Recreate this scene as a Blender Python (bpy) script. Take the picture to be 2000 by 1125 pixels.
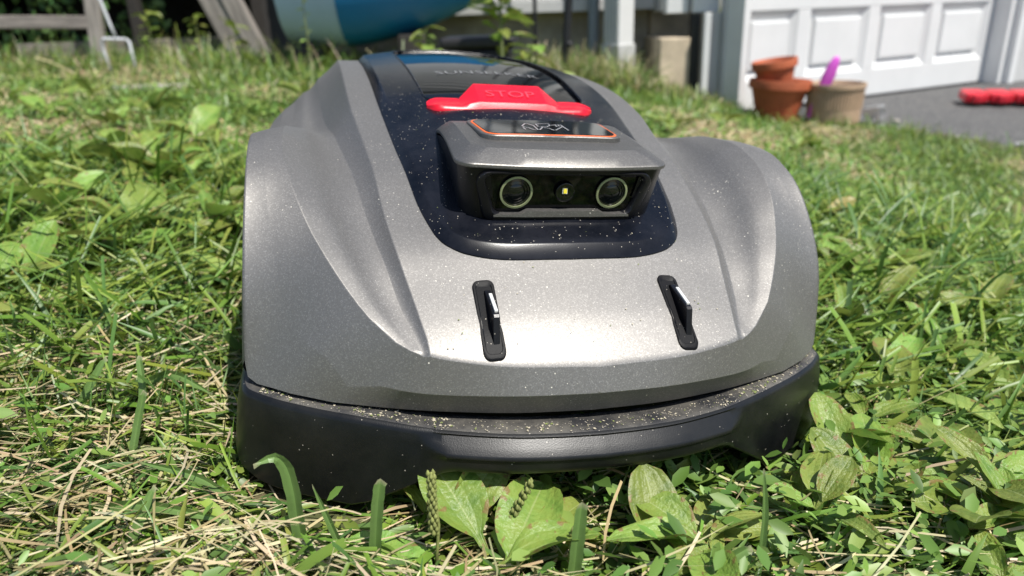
import bpy, bmesh, math, random
import numpy as np
from mathutils import Matrix, Vector

for o in list(bpy.data.objects):
    bpy.data.objects.remove(o, do_unlink=True)
SC = bpy.context.scene
COL = SC.collection
rng = np.random.default_rng(7)
random.seed(7)

# ------------------------------------------------------------------ camera
CAM_H = 0.31
PITCH, ROLL = math.radians(21.0), math.radians(2.0)
cam = bpy.data.cameras.new('camera')
cam.sensor_width = 36.0
cam.lens = 1420.0 / 2000.0 * 36.0
cam.clip_start = 0.01
cam.clip_end = 400.0
cam.dof.use_dof = True
cam.dof.focus_distance = 0.47
cam.dof.aperture_fstop = 6.4
camo = bpy.data.objects.new('camera', cam)
COL.objects.link(camo)
_up = Vector((-math.sin(ROLL) * math.cos(PITCH), -math.cos(ROLL) * math.cos(PITCH), -math.sin(PITCH)))
_fw = Vector((0, 0, 1))
_wy = (_fw - _fw.dot(_up) * _up).normalized()
_wx = Vector((-1, 0, 0)) if False else (_wy.cross(_up))
if _wx.x < 0:
    _wx = -_wx
def cam_dir(v):
    return Vector((_wx.dot(v), _wy.dot(v), _up.dot(v)))
r_, u_, b_ = cam_dir(Vector((1, 0, 0))), cam_dir(Vector((0, -1, 0))), cam_dir(Vector((0, 0, -1)))
camo.matrix_world = Matrix(((r_.x, u_.x, b_.x, 0), (r_.y, u_.y, b_.y, 0), (r_.z, u_.z, b_.z, CAM_H), (0, 0, 0, 1)))
SC.camera = camo

# ------------------------------------------------------------------ light
SUN = Vector((0.33, -0.33, 0.88)).normalized()
world = bpy.data.worlds.new('World')
SC.world = world
world.use_nodes = True
wn = world.node_tree
sky = wn.nodes.new('ShaderNodeTexSky')
sky.sky_type = 'NISHITA'
sky.sun_disc = False
sky.sun_elevation = math.asin(SUN.z)
sky.sun_rotation = math.atan2(SUN.x, SUN.y)
bgn = wn.nodes['Background']
bgn.inputs['Strength'].default_value = 0.105
wn.links.new(sky.outputs['Color'], bgn.inputs['Color'])
sun = bpy.data.lights.new('sun', 'SUN')
sun.energy = 5.0
sun.angle = math.radians(0.53)
sun.color = (1.0, 0.965, 0.90)
suno = bpy.data.objects.new('sun', sun)
COL.objects.link(suno)
suno.rotation_euler = (-SUN).to_track_quat('-Z', 'Y').to_euler()
vs = SC.view_settings
vs.view_transform = 'Standard'
vs.look = 'None'
vs.exposure = 0.34
vs.gamma = 1.0
vs.use_curve_mapping = False
SC.render.engine = 'CYCLES'
SC.cycles.max_bounces = 6
SC.cycles.diffuse_bounces = 3
SC.cycles.glossy_bounces = 3
SC.cycles.transmission_bounces = 4
SC.cycles.caustics_reflective = False
SC.cycles.caustics_refractive = False

# ------------------------------------------------------------------ material helpers
def new_mat(name):
    m = bpy.data.materials.new(name)
    m.use_nodes = True
    nt = m.node_tree
    return m, nt, nt.nodes['Principled BSDF']

def N(nt, kind, **kw):
    nd = nt.nodes.new(kind)
    for k, v in kw.items():
        if k in nd.inputs.keys():
            nd.inputs[k].default_value = v
        else:
            setattr(nd, k, v)
    return nd

def ramp(nt, fac, stops):
    r = nt.nodes.new('ShaderNodeValToRGB')
    els = r.color_ramp.elements
    els[0].position, els[0].color = stops[0][0], (*stops[0][1], 1)
    els[1].position, els[1].color = stops[-1][0], (*stops[-1][1], 1)
    for p, c in stops[1:-1]:
        e = els.new(p)
        e.color = (*c, 1)
    nt.links.new(fac, r.inputs['Fac'])
    return r

def mixc(nt, fac, a, b):
    m = nt.nodes.new('ShaderNodeMix')
    m.data_type = 'RGBA'
    if hasattr(fac, 'links'):
        nt.links.new(fac, m.inputs[0])
    else:
        m.inputs[0].default_value = fac
    for sock, v in ((m.inputs[6], a), (m.inputs[7], b)):
        if hasattr(v, 'links'):
            nt.links.new(v, sock)
        else:
            sock.default_value = (*v, 1)
    return m.outputs[2]

def specks(nt, coord, scale, keep, size):
    """Mask of small round specks: a random share of voronoi cells."""
    v = N(nt, 'ShaderNodeTexVoronoi', Scale=scale)
    nt.links.new(coord, v.inputs['Vector'])
    sep = nt.nodes.new('ShaderNodeSeparateColor')
    nt.links.new(v.outputs['Color'], sep.inputs[0])
    a = N(nt, 'ShaderNodeMath', operation='LESS_THAN')
    nt.links.new(sep.outputs[0], a.inputs[0]); a.inputs[1].default_value = keep
    sz = N(nt, 'ShaderNodeMath', operation='MULTIPLY')
    nt.links.new(sep.outputs[1], sz.inputs[0]); sz.inputs[1].default_value = size
    b = N(nt, 'ShaderNodeMath', operation='LESS_THAN')
    nt.links.new(v.outputs['Distance'], b.inputs[0]); nt.links.new(sz.outputs[0], b.inputs[1])
    c = N(nt, 'ShaderNodeMath', operation='MULTIPLY')
    nt.links.new(a.outputs[0], c.inputs[0]); nt.links.new(b.outputs[0], c.inputs[1])
    return c.outputs[0]

def math2(nt, op, a, b):
    m = N(nt, 'ShaderNodeMath', operation=op)
    for i, v in enumerate((a, b)):
        if hasattr(v, 'links'):
            nt.links.new(v, m.inputs[i])
        else:
            m.inputs[i].default_value = v
    return m.outputs[0]

def simple(name, col, rough=0.5, metal=0.0, var=0.0, vscale=20.0, bump=0.0, bscale=200.0, dirt=None, dirt_amt=0.0, stretch=None):
    m, nt, b = new_mat(name)
    b.inputs['Base Color'].default_value = (*col, 1)
    b.inputs['Roughness'].default_value = rough
    b.inputs['Metallic'].default_value = metal
    tc = nt.nodes.new('ShaderNodeTexCoord')
    src = tc.outputs['Object']
    if stretch:
        mp = N(nt, 'ShaderNodeMapping')
        mp.inputs['Scale'].default_value = stretch
        nt.links.new(src, mp.inputs['Vector'])
        src = mp.outputs['Vector']
    colout = None
    if var > 0:
        nz = N(nt, 'ShaderNodeTexNoise', Scale=vscale, Detail=5.0, Roughness=0.6)
        nt.links.new(src, nz.inputs['Vector'])
        lo = tuple(max(0, c * (1 - var)) for c in col)
        hi = tuple(min(1, c * (1 + var)) for c in col)
        colout = ramp(nt, nz.outputs['Fac'], [(0.3, lo), (0.7, hi)]).outputs['Color']
    if dirt:
        nz2 = N(nt, 'ShaderNodeTexNoise', Scale=vscale * 2.3, Detail=6.0, Roughness=0.65)
        nt.links.new(src, nz2.inputs['Vector'])
        f = ramp(nt, nz2.outputs['Fac'], [(0.45, (0, 0, 0)), (0.75, (dirt_amt,) * 3)]).outputs['Color']
        colout = mixc(nt, f, colout if colout else col, dirt)
    if colout:
        nt.links.new(colout, b.inputs['Base Color'])
    if bump > 0:
        nb = N(nt, 'ShaderNodeTexNoise', Scale=bscale, Detail=4.0)
        nt.links.new(src, nb.inputs['Vector'])
        bp = N(nt, 'ShaderNodeBump', Strength=bump, Distance=0.002)
        nt.links.new(nb.outputs['Fac'], bp.inputs['Height'])
        nt.links.new(bp.outputs['Normal'], b.inputs['Normal'])
    return m

def paint_mat(name='gunmetal_paint', k=0.93, metal=0.68, r0=0.47, keep2=0.014):
    m, nt, b = new_mat(name)
    tc = nt.nodes.new('ShaderNodeTexCoord')
    co = tc.outputs['Object']
    # metallic flakes
    v = N(nt, 'ShaderNodeTexVoronoi', Scale=1500.0)
    nt.links.new(co, v.inputs['Vector'])
    sep = nt.nodes.new('ShaderNodeSeparateColor')
    nt.links.new(v.outputs['Color'], sep.inputs[0])
    base = ramp(nt, sep.outputs[0], [(0.0, (0.205 * k, 0.197 * k, 0.187 * k)), (0.8, (0.246 * k, 0.236 * k, 0.224 * k)), (1.0, (0.33 * k, 0.318 * k, 0.30 * k))]).outputs['Color']
    # dust film
    nz = N(nt, 'ShaderNodeTexNoise', Scale=14.0, Detail=7.0, Roughness=0.65)
    nt.links.new(co, nz.inputs['Vector'])
    film = ramp(nt, nz.outputs['Fac'], [(0.42, (0, 0, 0)), (0.8, (0.22, 0.22, 0.22))]).outputs['Color']
    base = mixc(nt, film, base, (0.26 * k, 0.25 * k, 0.225 * k))
    nz3 = N(nt, 'ShaderNodeTexNoise', Scale=22.0, Detail=3.0)
    nt.links.new(co, nz3.inputs['Vector'])
    dens = ramp(nt, nz3.outputs['Fac'], [(0.50, (0, 0, 0)), (0.66, (1, 1, 1))]).outputs['Color']
    s1 = specks(nt, co, 900.0, 0.09, 0.42)
    s2 = specks(nt, co, 400.0, keep2, 0.24)
    sp = math2(nt, 'MAXIMUM', math2(nt, 'MULTIPLY', s1, dens), s2)
    base = mixc(nt, sp, base, (0.72, 0.68, 0.58))
    nt.links.new(base, b.inputs['Base Color'])
    met = math2(nt, 'MULTIPLY', math2(nt, 'SUBTRACT', 1.0, sp), metal)
    nt.links.new(met, b.inputs['Metallic'])
    rg = ramp(nt, sep.outputs[1], [(0.0, (r0,) * 3), (1.0, (r0 + 0.08,) * 3)]).outputs['Color']
    nt.links.new(rg, b.inputs['Roughness'])
    bp = N(nt, 'ShaderNodeBump', Strength=0.10, Distance=0.0004)
    nt.links.new(sep.outputs[2], bp.inputs['Height'])
    nt.links.new(bp.outputs['Normal'], b.inputs['Normal'])
    return m

def plastic_mat(name, col, rough, dust, dust_amt, speck_keep=0.06, bump=0.25, spec=0.5):
    m, nt, b = new_mat(name)
    tc = nt.nodes.new('ShaderNodeTexCoord')
    co = tc.outputs['Object']
    nz = N(nt, 'ShaderNodeTexNoise', Scale=26.0, Detail=8.0, Roughness=0.7)
    nt.links.new(co, nz.inputs['Vector'])
    film = ramp(nt, nz.outputs['Fac'], [(0.40, (0, 0, 0)), (0.85, (dust_amt,) * 3)]).outputs['Color']
    base = mixc(nt, film, col, dust)
    s1 = specks(nt, co, 900.0, speck_keep, 0.42)
    s2 = specks(nt, co, 460.0, speck_keep * 0.22, 0.26)
    sp = math2(nt, 'MAXIMUM', s1, s2)
    base = mixc(nt, sp, base, (0.34, 0.31, 0.26))
    nt.links.new(base, b.inputs['Base Color'])
    b.inputs['Roughness'].default_value = rough
    b.inputs['Specular IOR Level'].default_value = spec
    nb = N(nt, 'ShaderNodeTexNoise', Scale=1400.0, Detail=1.0)
    nt.links.new(co, nb.inputs['Vector'])
    bp = N(nt, 'ShaderNodeBump', Strength=bump, Distance=0.0004)
    nt.links.new(nb.outputs['Fac'], bp.inputs['Height'])
    nt.links.new(bp.outputs['Normal'], b.inputs['Normal'])
    return m

def leaf_like(name, use_attr=True, veins=False, rough=0.45, trans=0.3):
    m, nt, b = new_mat(name)
    at = nt.nodes.new('ShaderNodeAttribute')
    at.attribute_name = 'Col'
    col = at.outputs['Color']
    if veins:
        uv = nt.nodes.new('ShaderNodeUVMap')
        sx = nt.nodes.new('ShaderNodeSeparateXYZ')
        nt.links.new(uv.outputs[0], sx.inputs[0])
        w = math2(nt, 'ABSOLUTE', math2(nt, 'SINE', math2(nt, 'MULTIPLY', sx.outputs[0], 9.42), 0.0), 0.0)
        vm = ramp(nt, w, [(0.0, (1, 1, 1)), (0.10, (0, 0, 0))]).outputs['Color']
        oi = nt.nodes.new('ShaderNodeObjectInfo')
        hs = N(nt, 'ShaderNodeHueSaturation')
        nt.links.new(math2(nt, 'ADD', math2(nt, 'MULTIPLY', oi.outputs['Random'], 0.05), 0.475), hs.inputs['Hue'])
        nt.links.new(math2(nt, 'ADD', math2(nt, 'MULTIPLY', oi.outputs['Random'], 0.7), 0.65), hs.inputs['Value'])
        nt.links.new(col, hs.inputs['Color'])
        col = hs.outputs['Color']
        tc = nt.nodes.new('ShaderNodeTexCoord')
        mpv = N(nt, 'ShaderNodeVectorMath', operation='ADD')
        cmb = nt.nodes.new('ShaderNodeCombineXYZ')
        nt.links.new(math2(nt, 'MULTIPLY', oi.outputs['Random'], 37.0), cmb.inputs[2])
        nt.links.new(tc.outputs['Object'], mpv.inputs[0]); nt.links.new(cmb.outputs[0], mpv.inputs[1])
        nz = N(nt, 'ShaderNodeTexNoise', Scale=5.0, Detail=7.0, Roughness=0.6)
        nt.links.new(mpv.outputs[0], nz.inputs['Vector'])
        col = mixc(nt, ramp(nt, nz.outputs['Fac'], [(0.35, (0, 0, 0)), (0.72, (0.65, 0.65, 0.65))]).outputs['Color'], col, (0.31, 0.35, 0.07))
        col = mixc(nt, ramp(nt, nz.outputs['Fac'], [(0.28, (0.6, 0.6, 0.6)), (0.48, (0, 0, 0))]).outputs['Color'], col, (0.09, 0.16, 0.025))
        nz2 = N(nt, 'ShaderNodeTexNoise', Scale=11.0, Detail=4.0)
        nt.links.new(mpv.outputs[0], nz2.inputs['Vector'])
        edge_ = ramp(nt, math2(nt, 'ABSOLUTE', sx.outputs[0], 0.0), [(0.55, (0, 0, 0)), (1.0, (0.16, 0.16, 0.16))]).outputs['Color']
        spots = ramp(nt, math2(nt, 'ADD', nz2.outputs['Fac'], edge_), [(0.66, (0, 0, 0)), (0.72, (0.85, 0.85, 0.85))]).outputs['Color']
        col = mixc(nt, spots, col, (0.25, 0.16, 0.06))
        col = mixc(nt, math2(nt, 'MULTIPLY', vm, 0.18), col, (0.40, 0.46, 0.16))
        midr = ramp(nt, math2(nt, 'ABSOLUTE', sx.outputs[0], 0.0), [(0.0, (0.6, 0.6, 0.6)), (0.05, (0, 0, 0))]).outputs['Color']
        col = mixc(nt, midr, col, (0.42, 0.48, 0.20))
        bp = N(nt, 'ShaderNodeBump', Strength=0.6, Distance=0.0012)
        nzb = N(nt, 'ShaderNodeTexNoise', Scale=22.0, Detail=4.0)
        nt.links.new(mpv.outputs[0], nzb.inputs['Vector'])
        hgt = math2(nt, 'ADD', math2(nt, 'MULTIPLY', w, 0.28), math2(nt, 'MULTIPLY', nzb.outputs['Fac'], 1.4))
        nt.links.new(hgt, bp.inputs['Height'])
        nt.links.new(bp.outputs['Normal'], b.inputs['Normal'])
    nt.links.new(col, b.inputs['Base Color'])
    b.inputs['Roughness'].default_value = rough
    tr = nt.nodes.new('ShaderNodeBsdfTranslucent')
    nt.links.new(col, tr.inputs['Color'])
    mx = nt.nodes.new('ShaderNodeMixShader')
    mx.inputs[0].default_value = trans
    nt.links.new(b.outputs[0], mx.inputs[1])
    nt.links.new(tr.outputs[0], mx.inputs[2])
    nt.links.new(mx.outputs[0], nt.nodes['Material Output'].inputs['Surface'])
    return m

M = {}
M['paint'] = paint_mat()
M['panel'] = plastic_mat('panel_black', (0.003, 0.004, 0.007), 0.23, (0.045, 0.045, 0.055), 0.35, 0.06, 0.05, 0.24)
M['bumper'] = plastic_mat('bumper_black', (0.004, 0.0045, 0.005), 0.36, (0.055, 0.052, 0.045), 0.28, 0.012, 0.16, 0.40)
M['bumper_top'] = plastic_mat('bumper_ledge', (0.022, 0.022, 0.024), 0.55, (0.24, 0.22, 0.18), 0.8, 0.22, 0.5)
M['pod'] = plastic_mat('housing_black', (0.004, 0.004, 0.006), 0.33, (0.04, 0.04, 0.045), 0.3, 0.03, 0.12, 0.35)
M['slotblack'] = plastic_mat('slot_black', (0.003, 0.003, 0.004), 0.5, (0.02, 0.02, 0.02), 0.3, 0.04, 0.2, 0.15)  # black insert plastic; near-black floor also imitates a shaded recess, no hole cut
M['cap'] = paint_mat('cap_paint', 0.74, 0.76, 0.42, 0.005)
M['glass'] = simple('gloss_black', (0.003, 0.003, 0.004), 0.05)
M['glass'].node_tree.nodes['Principled BSDF'].inputs['Specular IOR Level'].default_value = 0.28
M['lens'] = simple('lens_glass', (0.006, 0.008, 0.006), 0.03)
M['red'] = simple('red_plastic', (0.66, 0.004, 0.020), 0.34, var=0.06, vscale=60, bump=0.05, bscale=900)
M['red_text'] = simple('red_text', (0.74, 0.05, 0.08), 0.4)
M['ring'] = simple('lens_ring', (0.30, 0.33, 0.17), 0.3)
M['orange'] = simple('orange_line', (0.75, 0.13, 0.02), 0.35)
M['silver'] = simple('contact_metal', (0.85, 0.84, 0.80), 0.3, metal=0.35)
M['print_grey'] = simple('print_grey', (0.17, 0.17, 0.175), 0.3)
M['sunlit_stucco'] = simple('sunlit_stucco', (0.56, 0.46, 0.33), 0.9, var=0.25, vscale=8, bump=0.8, bscale=40)  # lighter foundation stucco: sunlight on the wall put into the colour
M['led'] = simple('led_yellow', (0.85, 0.72, 0.05), 0.35)
M['led_w'] = simple('led_white', (0.8, 0.8, 0.75), 0.35)
M['etch'] = simple('etched_grey', (0.30, 0.30, 0.31), 0.25)
M['tyre'] = simple('tyre_rubber', (0.02, 0.02, 0.02), 0.8, bump=0.3)
M['grass'] = leaf_like('grass_blade', rough=0.42, trans=0.28)
M['leaf'] = leaf_like('weed_leaf', veins=True, rough=0.42, trans=0.30)
M['smallleaf'] = leaf_like('small_leaf', rough=0.45, trans=0.3)
M['wood'] = simple('weathered_wood', (0.20, 0.175, 0.155), 0.8, var=0.45, vscale=6, bump=0.6, bscale=30, stretch=(1.0, 9.0, 9.0))
M['wood_v'] = simple('weathered_wood_upright', (0.24, 0.215, 0.19), 0.8, var=0.45, vscale=6, bump=0.6, bscale=30, stretch=(9.0, 9.0, 1.0))
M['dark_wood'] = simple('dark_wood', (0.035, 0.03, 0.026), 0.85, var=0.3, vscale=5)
M['white_paint'] = simple('white_paint', (0.70, 0.70, 0.69), 0.45, var=0.05, vscale=4, bump=0.05, bscale=60)
M['white_siding'] = simple('white_siding', (0.46, 0.46, 0.45), 0.55, var=0.08, vscale=3)
M['grey_trim'] = simple('grey_trim', (0.52, 0.52, 0.51), 0.55, var=0.1, vscale=5)
M['stucco'] = simple('foundation_render', (0.36, 0.32, 0.26), 0.9, var=0.3, vscale=7, bump=0.8, bscale=40)
M['black_metal'] = simple('black_metal', (0.012, 0.012, 0.014), 0.45)
M['black_plastic'] = simple('black_plastic', (0.014, 0.013, 0.015), 0.5, var=0.3, vscale=15)
M['grey_pipe'] = simple('grey_pipe', (0.22, 0.25, 0.28), 0.4)
M['terracotta'] = simple('terracotta', (0.42, 0.105, 0.042), 0.7, var=0.18, vscale=14, bump=0.15, bscale=80)
M['tan'] = simple('tan_plastic', (0.42, 0.29, 0.19), 0.65, var=0.16, vscale=10)
M['soil'] = simple('potting_soil', (0.03, 0.02, 0.014), 0.95, var=0.4, vscale=60, bump=1.0)
M['pink'] = simple('pink_plastic', (0.62, 0.10, 0.55), 0.35)
M['clear'] = simple('clear_plastic', (0.9, 0.9, 0.9), 0.08)
M['clear'].node_tree.nodes['Principled BSDF'].inputs['Transmission Weight'].default_value = 0.9
M['redmat'] = simple('red_mat', (0.62, 0.014, 0.03), 0.45)
M['blue'] = simple('blue_hull', (0.010, 0.16, 0.37), 0.32, var=0.12, vscale=3)
M['paleblue'] = simple('pale_blue', (0.42, 0.56, 0.72), 0.45, var=0.1, vscale=3)
M['wire'] = simple('white_wire', (0.62, 0.63, 0.66), 0.4)
M['brick'] = simple('red_brick', (0.34, 0.10, 0.06), 0.9, var=0.3, vscale=30, bump=0.5)
M['stone'] = simple('pale_stone', (0.36, 0.33, 0.28), 0.9, var=0.3, vscale=14, bump=0.8, bscale=60)
M['seed'] = simple('seed_head', (0.22, 0.24, 0.07), 0.7, var=0.4, vscale=300)
M['clipping'] = simple('green_clipping', (0.16, 0.19, 0.06), 0.8, var=0.4, vscale=200)
M['dust'] = simple('dust_flake', (0.40, 0.355, 0.26), 0.8, var=0.3, vscale=200)

def asphalt_mat():
    m, nt, b = new_mat('asphalt')
    tc = nt.nodes.new('ShaderNodeTexCoord')
    v = N(nt, 'ShaderNodeTexVoronoi', Scale=160.0)
    nt.links.new(tc.outputs['Object'], v.inputs['Vector'])
    sep = nt.nodes.new('ShaderNodeSeparateColor')
    nt.links.new(v.outputs['Color'], sep.inputs[0])
    nz = N(nt, 'ShaderNodeTexNoise', Scale=3.0, Detail=6.0)
    nt.links.new(tc.outputs['Object'], nz.inputs['Vector'])
    c = ramp(nt, sep.outputs[0], [(0.0, (0.05, 0.05, 0.052)), (0.75, (0.10, 0.10, 0.10)), (1.0, (0.24, 0.235, 0.22))]).outputs['Color']
    c = mixc(nt, ramp(nt, nz.outputs['Fac'], [(0.3, (0, 0, 0)), (0.8, (0.5,) * 3)]).outputs['Color'], c, (0.13, 0.125, 0.12))
    nt.links.new(c, b.inputs['Base Color'])
    b.inputs['Roughness'].default_value = 0.85
    bp = N(nt, 'ShaderNodeBump', Strength=0.8, Distance=0.006)
    nt.links.new(v.outputs['Distance'], bp.inputs['Height'])
    nt.links.new(bp.outputs['Normal'], b.inputs['Normal'])
    return m
M['asphalt'] = asphalt_mat()

def soil_mat():
    m, nt, b = new_mat('lawn_soil')
    tc = nt.nodes.new('ShaderNodeTexCoord')
    nz = N(nt, 'ShaderNodeTexNoise', Scale=9.0, Detail=9.0, Roughness=0.7)
    nt.links.new(tc.outputs['Object'], nz.inputs['Vector'])
    c = ramp(nt, nz.outputs['Fac'], [(0.3, (0.035, 0.04, 0.014)), (0.5, (0.075, 0.085, 0.025)), (0.7, (0.15, 0.115, 0.06))]).outputs['Color']
    nt.links.new(c, b.inputs['Base Color'])
    b.inputs['Roughness'].default_value = 0.95
    bp = N(nt, 'ShaderNodeBump', Strength=1.0, Distance=0.02)
    nt.links.new(nz.outputs['Fac'], bp.inputs['Height'])
    nt.links.new(bp.outputs['Normal'], b.inputs['Normal'])
    return m
M['ground'] = soil_mat()

# ------------------------------------------------------------------ object helpers
def tag(o, label=None, cat=None, group=None, kind=None):
    for k, v in (('label', label), ('category', cat), ('group', group), ('kind', kind)):
        if v:
            o[k] = v
    return o

def empty(name, loc=(0, 0, 0), rz=0.0, label=None, cat=None, group=None):
    o = bpy.data.objects.new(name, None)
    o.empty_display_size = 0.05
    o.location = loc
    o.rotation_euler = (0, 0, rz)
    COL.objects.link(o)
    return tag(o, label, cat, group)

def make_mesh(name, verts, faces, mats, smooth=True, fmat=None):
    me = bpy.data.meshes.new(name)
    me.from_pydata([tuple(map(float, v)) for v in verts], [], faces)
    for mm in (mats if isinstance(mats, (list, tuple)) else [mats]):
        me.materials.append(M[mm] if isinstance(mm, str) else mm)
    if fmat is not None:
        me.polygons.foreach_set('material_index', fmat)
    if smooth:
        me.polygons.foreach_set('use_smooth', [True] * len(me.polygons))
    me.update()
    return me

def obj(name, me, parent=None, loc=(0, 0, 0), rot=(0, 0, 0)):
    o = bpy.data.objects.new(name, me)
    COL.objects.link(o)
    o.location = loc
    o.rotation_euler = rot
    if parent:
        o.parent = parent
    return o

def fix_normals(me, merge=0.0):
    bm = bmesh.new()
    bm.from_mesh(me)
    if merge:
        bmesh.ops.remove_doubles(bm, verts=bm.verts, dist=merge)
    bmesh.ops.recalc_face_normals(bm, faces=bm.faces)
    bm.to_mesh(me)
    bm.free()
    return me

def part(name, verts, faces, mats, parent=None, smooth=True, fmat=None, off=(0, 0, 0), merge=0.0, bevel=0.0, sharp=None, fix=True):
    v = np.asarray(verts, float) - np.asarray(off, float)
    me = make_mesh(name, v, faces, mats, smooth, fmat)
    if fix:
        fix_normals(me, merge)
    if smooth and sharp:
        me.set_sharp_from_angle(angle=math.radians(sharp))
    o = obj(name, me, parent)
    if bevel:
        b = o.modifiers.new('bevel', 'BEVEL')
        b.width = bevel
        b.segments = 2
        b.limit_method = 'ANGLE'
        b.angle_limit = math.radians(35)
    return o

BOXF = [(0, 1, 3, 2), (4, 6, 7, 5), (0, 4, 5, 1), (2, 3, 7, 6), (0, 2, 6, 4), (1, 5, 7, 3)]
def box_v(x0, x1, y0, y1, z0, z1):
    return [(x, y, z) for x in (x0, x1) for y in (y0, y1) for z in (z0, z1)]

def box(name, x0, x1, y0, y1, z0, z1, mat, parent=None, bevel=0.003, loc=(0, 0, 0), rz=0.0):
    me = make_mesh(name, box_v(x0, x1, y0, y1, z0, z1), BOXF, mat, smooth=False)
    fix_normals(me)
    o = obj(name, me, parent, loc, (0, 0, rz))
    if bevel:
        b = o.modifiers.new('bevel', 'BEVEL')
        b.width = bevel
        b.segments = 2
    return o

def grid_faces(nr, nc, base=0, closed=False):
    f = []
    for i in range(nr - 1):
        for j in range(nc - 1 if not closed else nc):
            j2 = (j + 1) % nc
            f.append((base + i * nc + j, base + i * nc + j2, base + (i + 1) * nc + j2, base + (i + 1) * nc + j))
    return f

def lathe(profile, seg=28, sy=1.0):
    v, nc = [], seg
    for r, z in profile:
        for k in range(seg):
            a = 2 * math.pi * k / seg
            v.append((r * math.cos(a), sy * r * math.sin(a), z))
    return v, grid_faces(len(profile), seg, 0, True)

def tube(pts, rad, seg=8, caps=True):
    P = [Vector(p) for p in pts]
    v, f = [], []
    ref = Vector((0.3, 0.2, 0.93)).normalized()
    for i, p in enumerate(P):
        t = (P[min(i + 1, len(P) - 1)] - P[max(i - 1, 0)]).normalized()
        a = t.cross(ref)
        if a.length < 1e-3:
            a = t.cross(Vector((1, 0, 0)))
        a.normalize()
        b = t.cross(a)
        r = rad[i] if isinstance(rad, (list, tuple)) else rad
        for k in range(seg):
            an = 2 * math.pi * k / seg
            v.append(p + a * (r * math.cos(an)) + b * (r * math.sin(an)))
    f = grid_faces(len(P), seg, 0, True)
    if caps:
        f.append(tuple(range(seg)))
        f.append(tuple(reversed(range((len(P) - 1) * seg, len(P) * seg))))
    return [tuple(x) for x in v], f

def spline(pts, n, knots=None):
    """Catmull-Rom through pts, sampled at n values of the knot index (or at given knots)."""
    P = np.asarray(pts, float)
    P = np.vstack([2 * P[0] - P[1], P, 2 * P[-1] - P[-2]])
    t = np.linspace(0, len(pts) - 1, n) if knots is None else np.asarray(knots, float)
    i = np.clip(t.astype(int), 0, len(pts) - 2)
    u = (t - i)[:, None]
    p0, p1, p2, p3 = P[i], P[i + 1], P[i + 2], P[i + 3]
    return 0.5 * ((2 * p1) + (-p0 + p2) * u + (2 * p0 - 5 * p1 + 4 * p2 - p3) * u ** 2 + (-p0 + 3 * p1 - 3 * p2 + p3) * u ** 3)

def smooth_interp(xs, ys):
    """Monotone cubic (Fritsch-Carlson) interpolator."""
    xs, ys = np.asarray(xs, float), np.asarray(ys, float)
    h = np.diff(xs); dl = np.diff(ys) / h
    m = np.zeros(len(xs)); m[0], m[-1] = dl[0], dl[-1]
    for k in range(1, len(xs) - 1):
        if dl[k - 1] * dl[k] > 0:
            w1, w2 = 2 * h[k] + h[k - 1], h[k] + 2 * h[k - 1]
            m[k] = (w1 + w2) / (w1 / dl[k - 1] + w2 / dl[k])
    def fn(q):
        q = np.asarray(q, float)
        qc = np.clip(q, xs[0], xs[-1])
        i = np.clip(np.searchsorted(xs, qc) - 1, 0, len(xs) - 2)
        s = (qc - xs[i]) / h[i]
        return ((1 + 2 * s) * (1 - s) ** 2 * ys[i] + s * (1 - s) ** 2 * h[i] * m[i] + s * s * (3 - 2 * s) * ys[i + 1] + s * s * (s - 1) * h[i] * m[i + 1])
    return fn

def mirror_x(verts, faces):
    v = np.asarray(verts, float)
    v2 = v.copy(); v2[:, 0] *= -1
    n = len(v)
    return np.vstack([v, v2]), list(faces) + [tuple(reversed([i + n for i in f])) for f in faces]

def text_mesh(s, size):
    cu = bpy.data.curves.new('txt', 'FONT')
    cu.body = s
    cu.size = size
    cu.align_x = 'CENTER'
    cu.resolution_u = 3
    o = bpy.data.objects.new('txt', cu)
    COL.objects.link(o)
    dg = bpy.context.evaluated_depsgraph_get()
    me = bpy.data.meshes.new_from_object(o.evaluated_get(dg))
    v = np.array([tuple(x.co) for x in me.vertices])
    f = [tuple(p.vertices) for p in me.polygons]
    bpy.data.objects.remove(o, do_unlink=True)
    bpy.data.curves.remove(cu)
    bpy.data.meshes.remove(me)
    return v, f

# ------------------------------------------------------------------ ground
_gx = np.array([-40, -8, -2.0, -1.0, -0.4, 0.0, 0.25, 0.6, 0.85, 1.1, 1.4, 9, 40.0])
_gz = np.array([0.11, 0.11, 0.109, 0.075, 0.033, -0.005, -0.03, -0.068, -0.12, -0.187, -0.210, -0.210, -0.210])
_gfn = smooth_interp(_gx, _gz)
def G(x, y):
    x = np.asarray(x, float); y = np.asarray(y, float)
    bump = 0.006 * np.sin(5.1 * x + 1.3) * np.sin(4.3 * y + 0.4) + 0.003 * np.sin(13 * x + 2 * y) * np.sin(11 * y - 3 * x)
    fade = np.clip((1.3 - x) / 0.5, 0, 1)
    return _gfn(x) + bump * fade - (1 - fade) * 0.006
def Gs(x, y):
    return float(G(x, y))

gxs = np.concatenate([[-60, -30, -15, -8, -5], np.linspace(-3.2, 2.4, 90), [3.5, 6, 10, 20, 60]])
gys = np.concatenate([[-30, -10, -4, -1.5], np.linspace(-0.6, 5.0, 90), [6, 8, 12, 20, 35, 80]])
GX, GY = np.meshgrid(gxs, gys)
gv = np.column_stack([GX.ravel(), GY.ravel(), G(GX, GY).ravel()])
tag(part('ground', gv, grid_faces(len(gys), len(gxs)), 'ground', fix=False), kind='structure')

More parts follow.
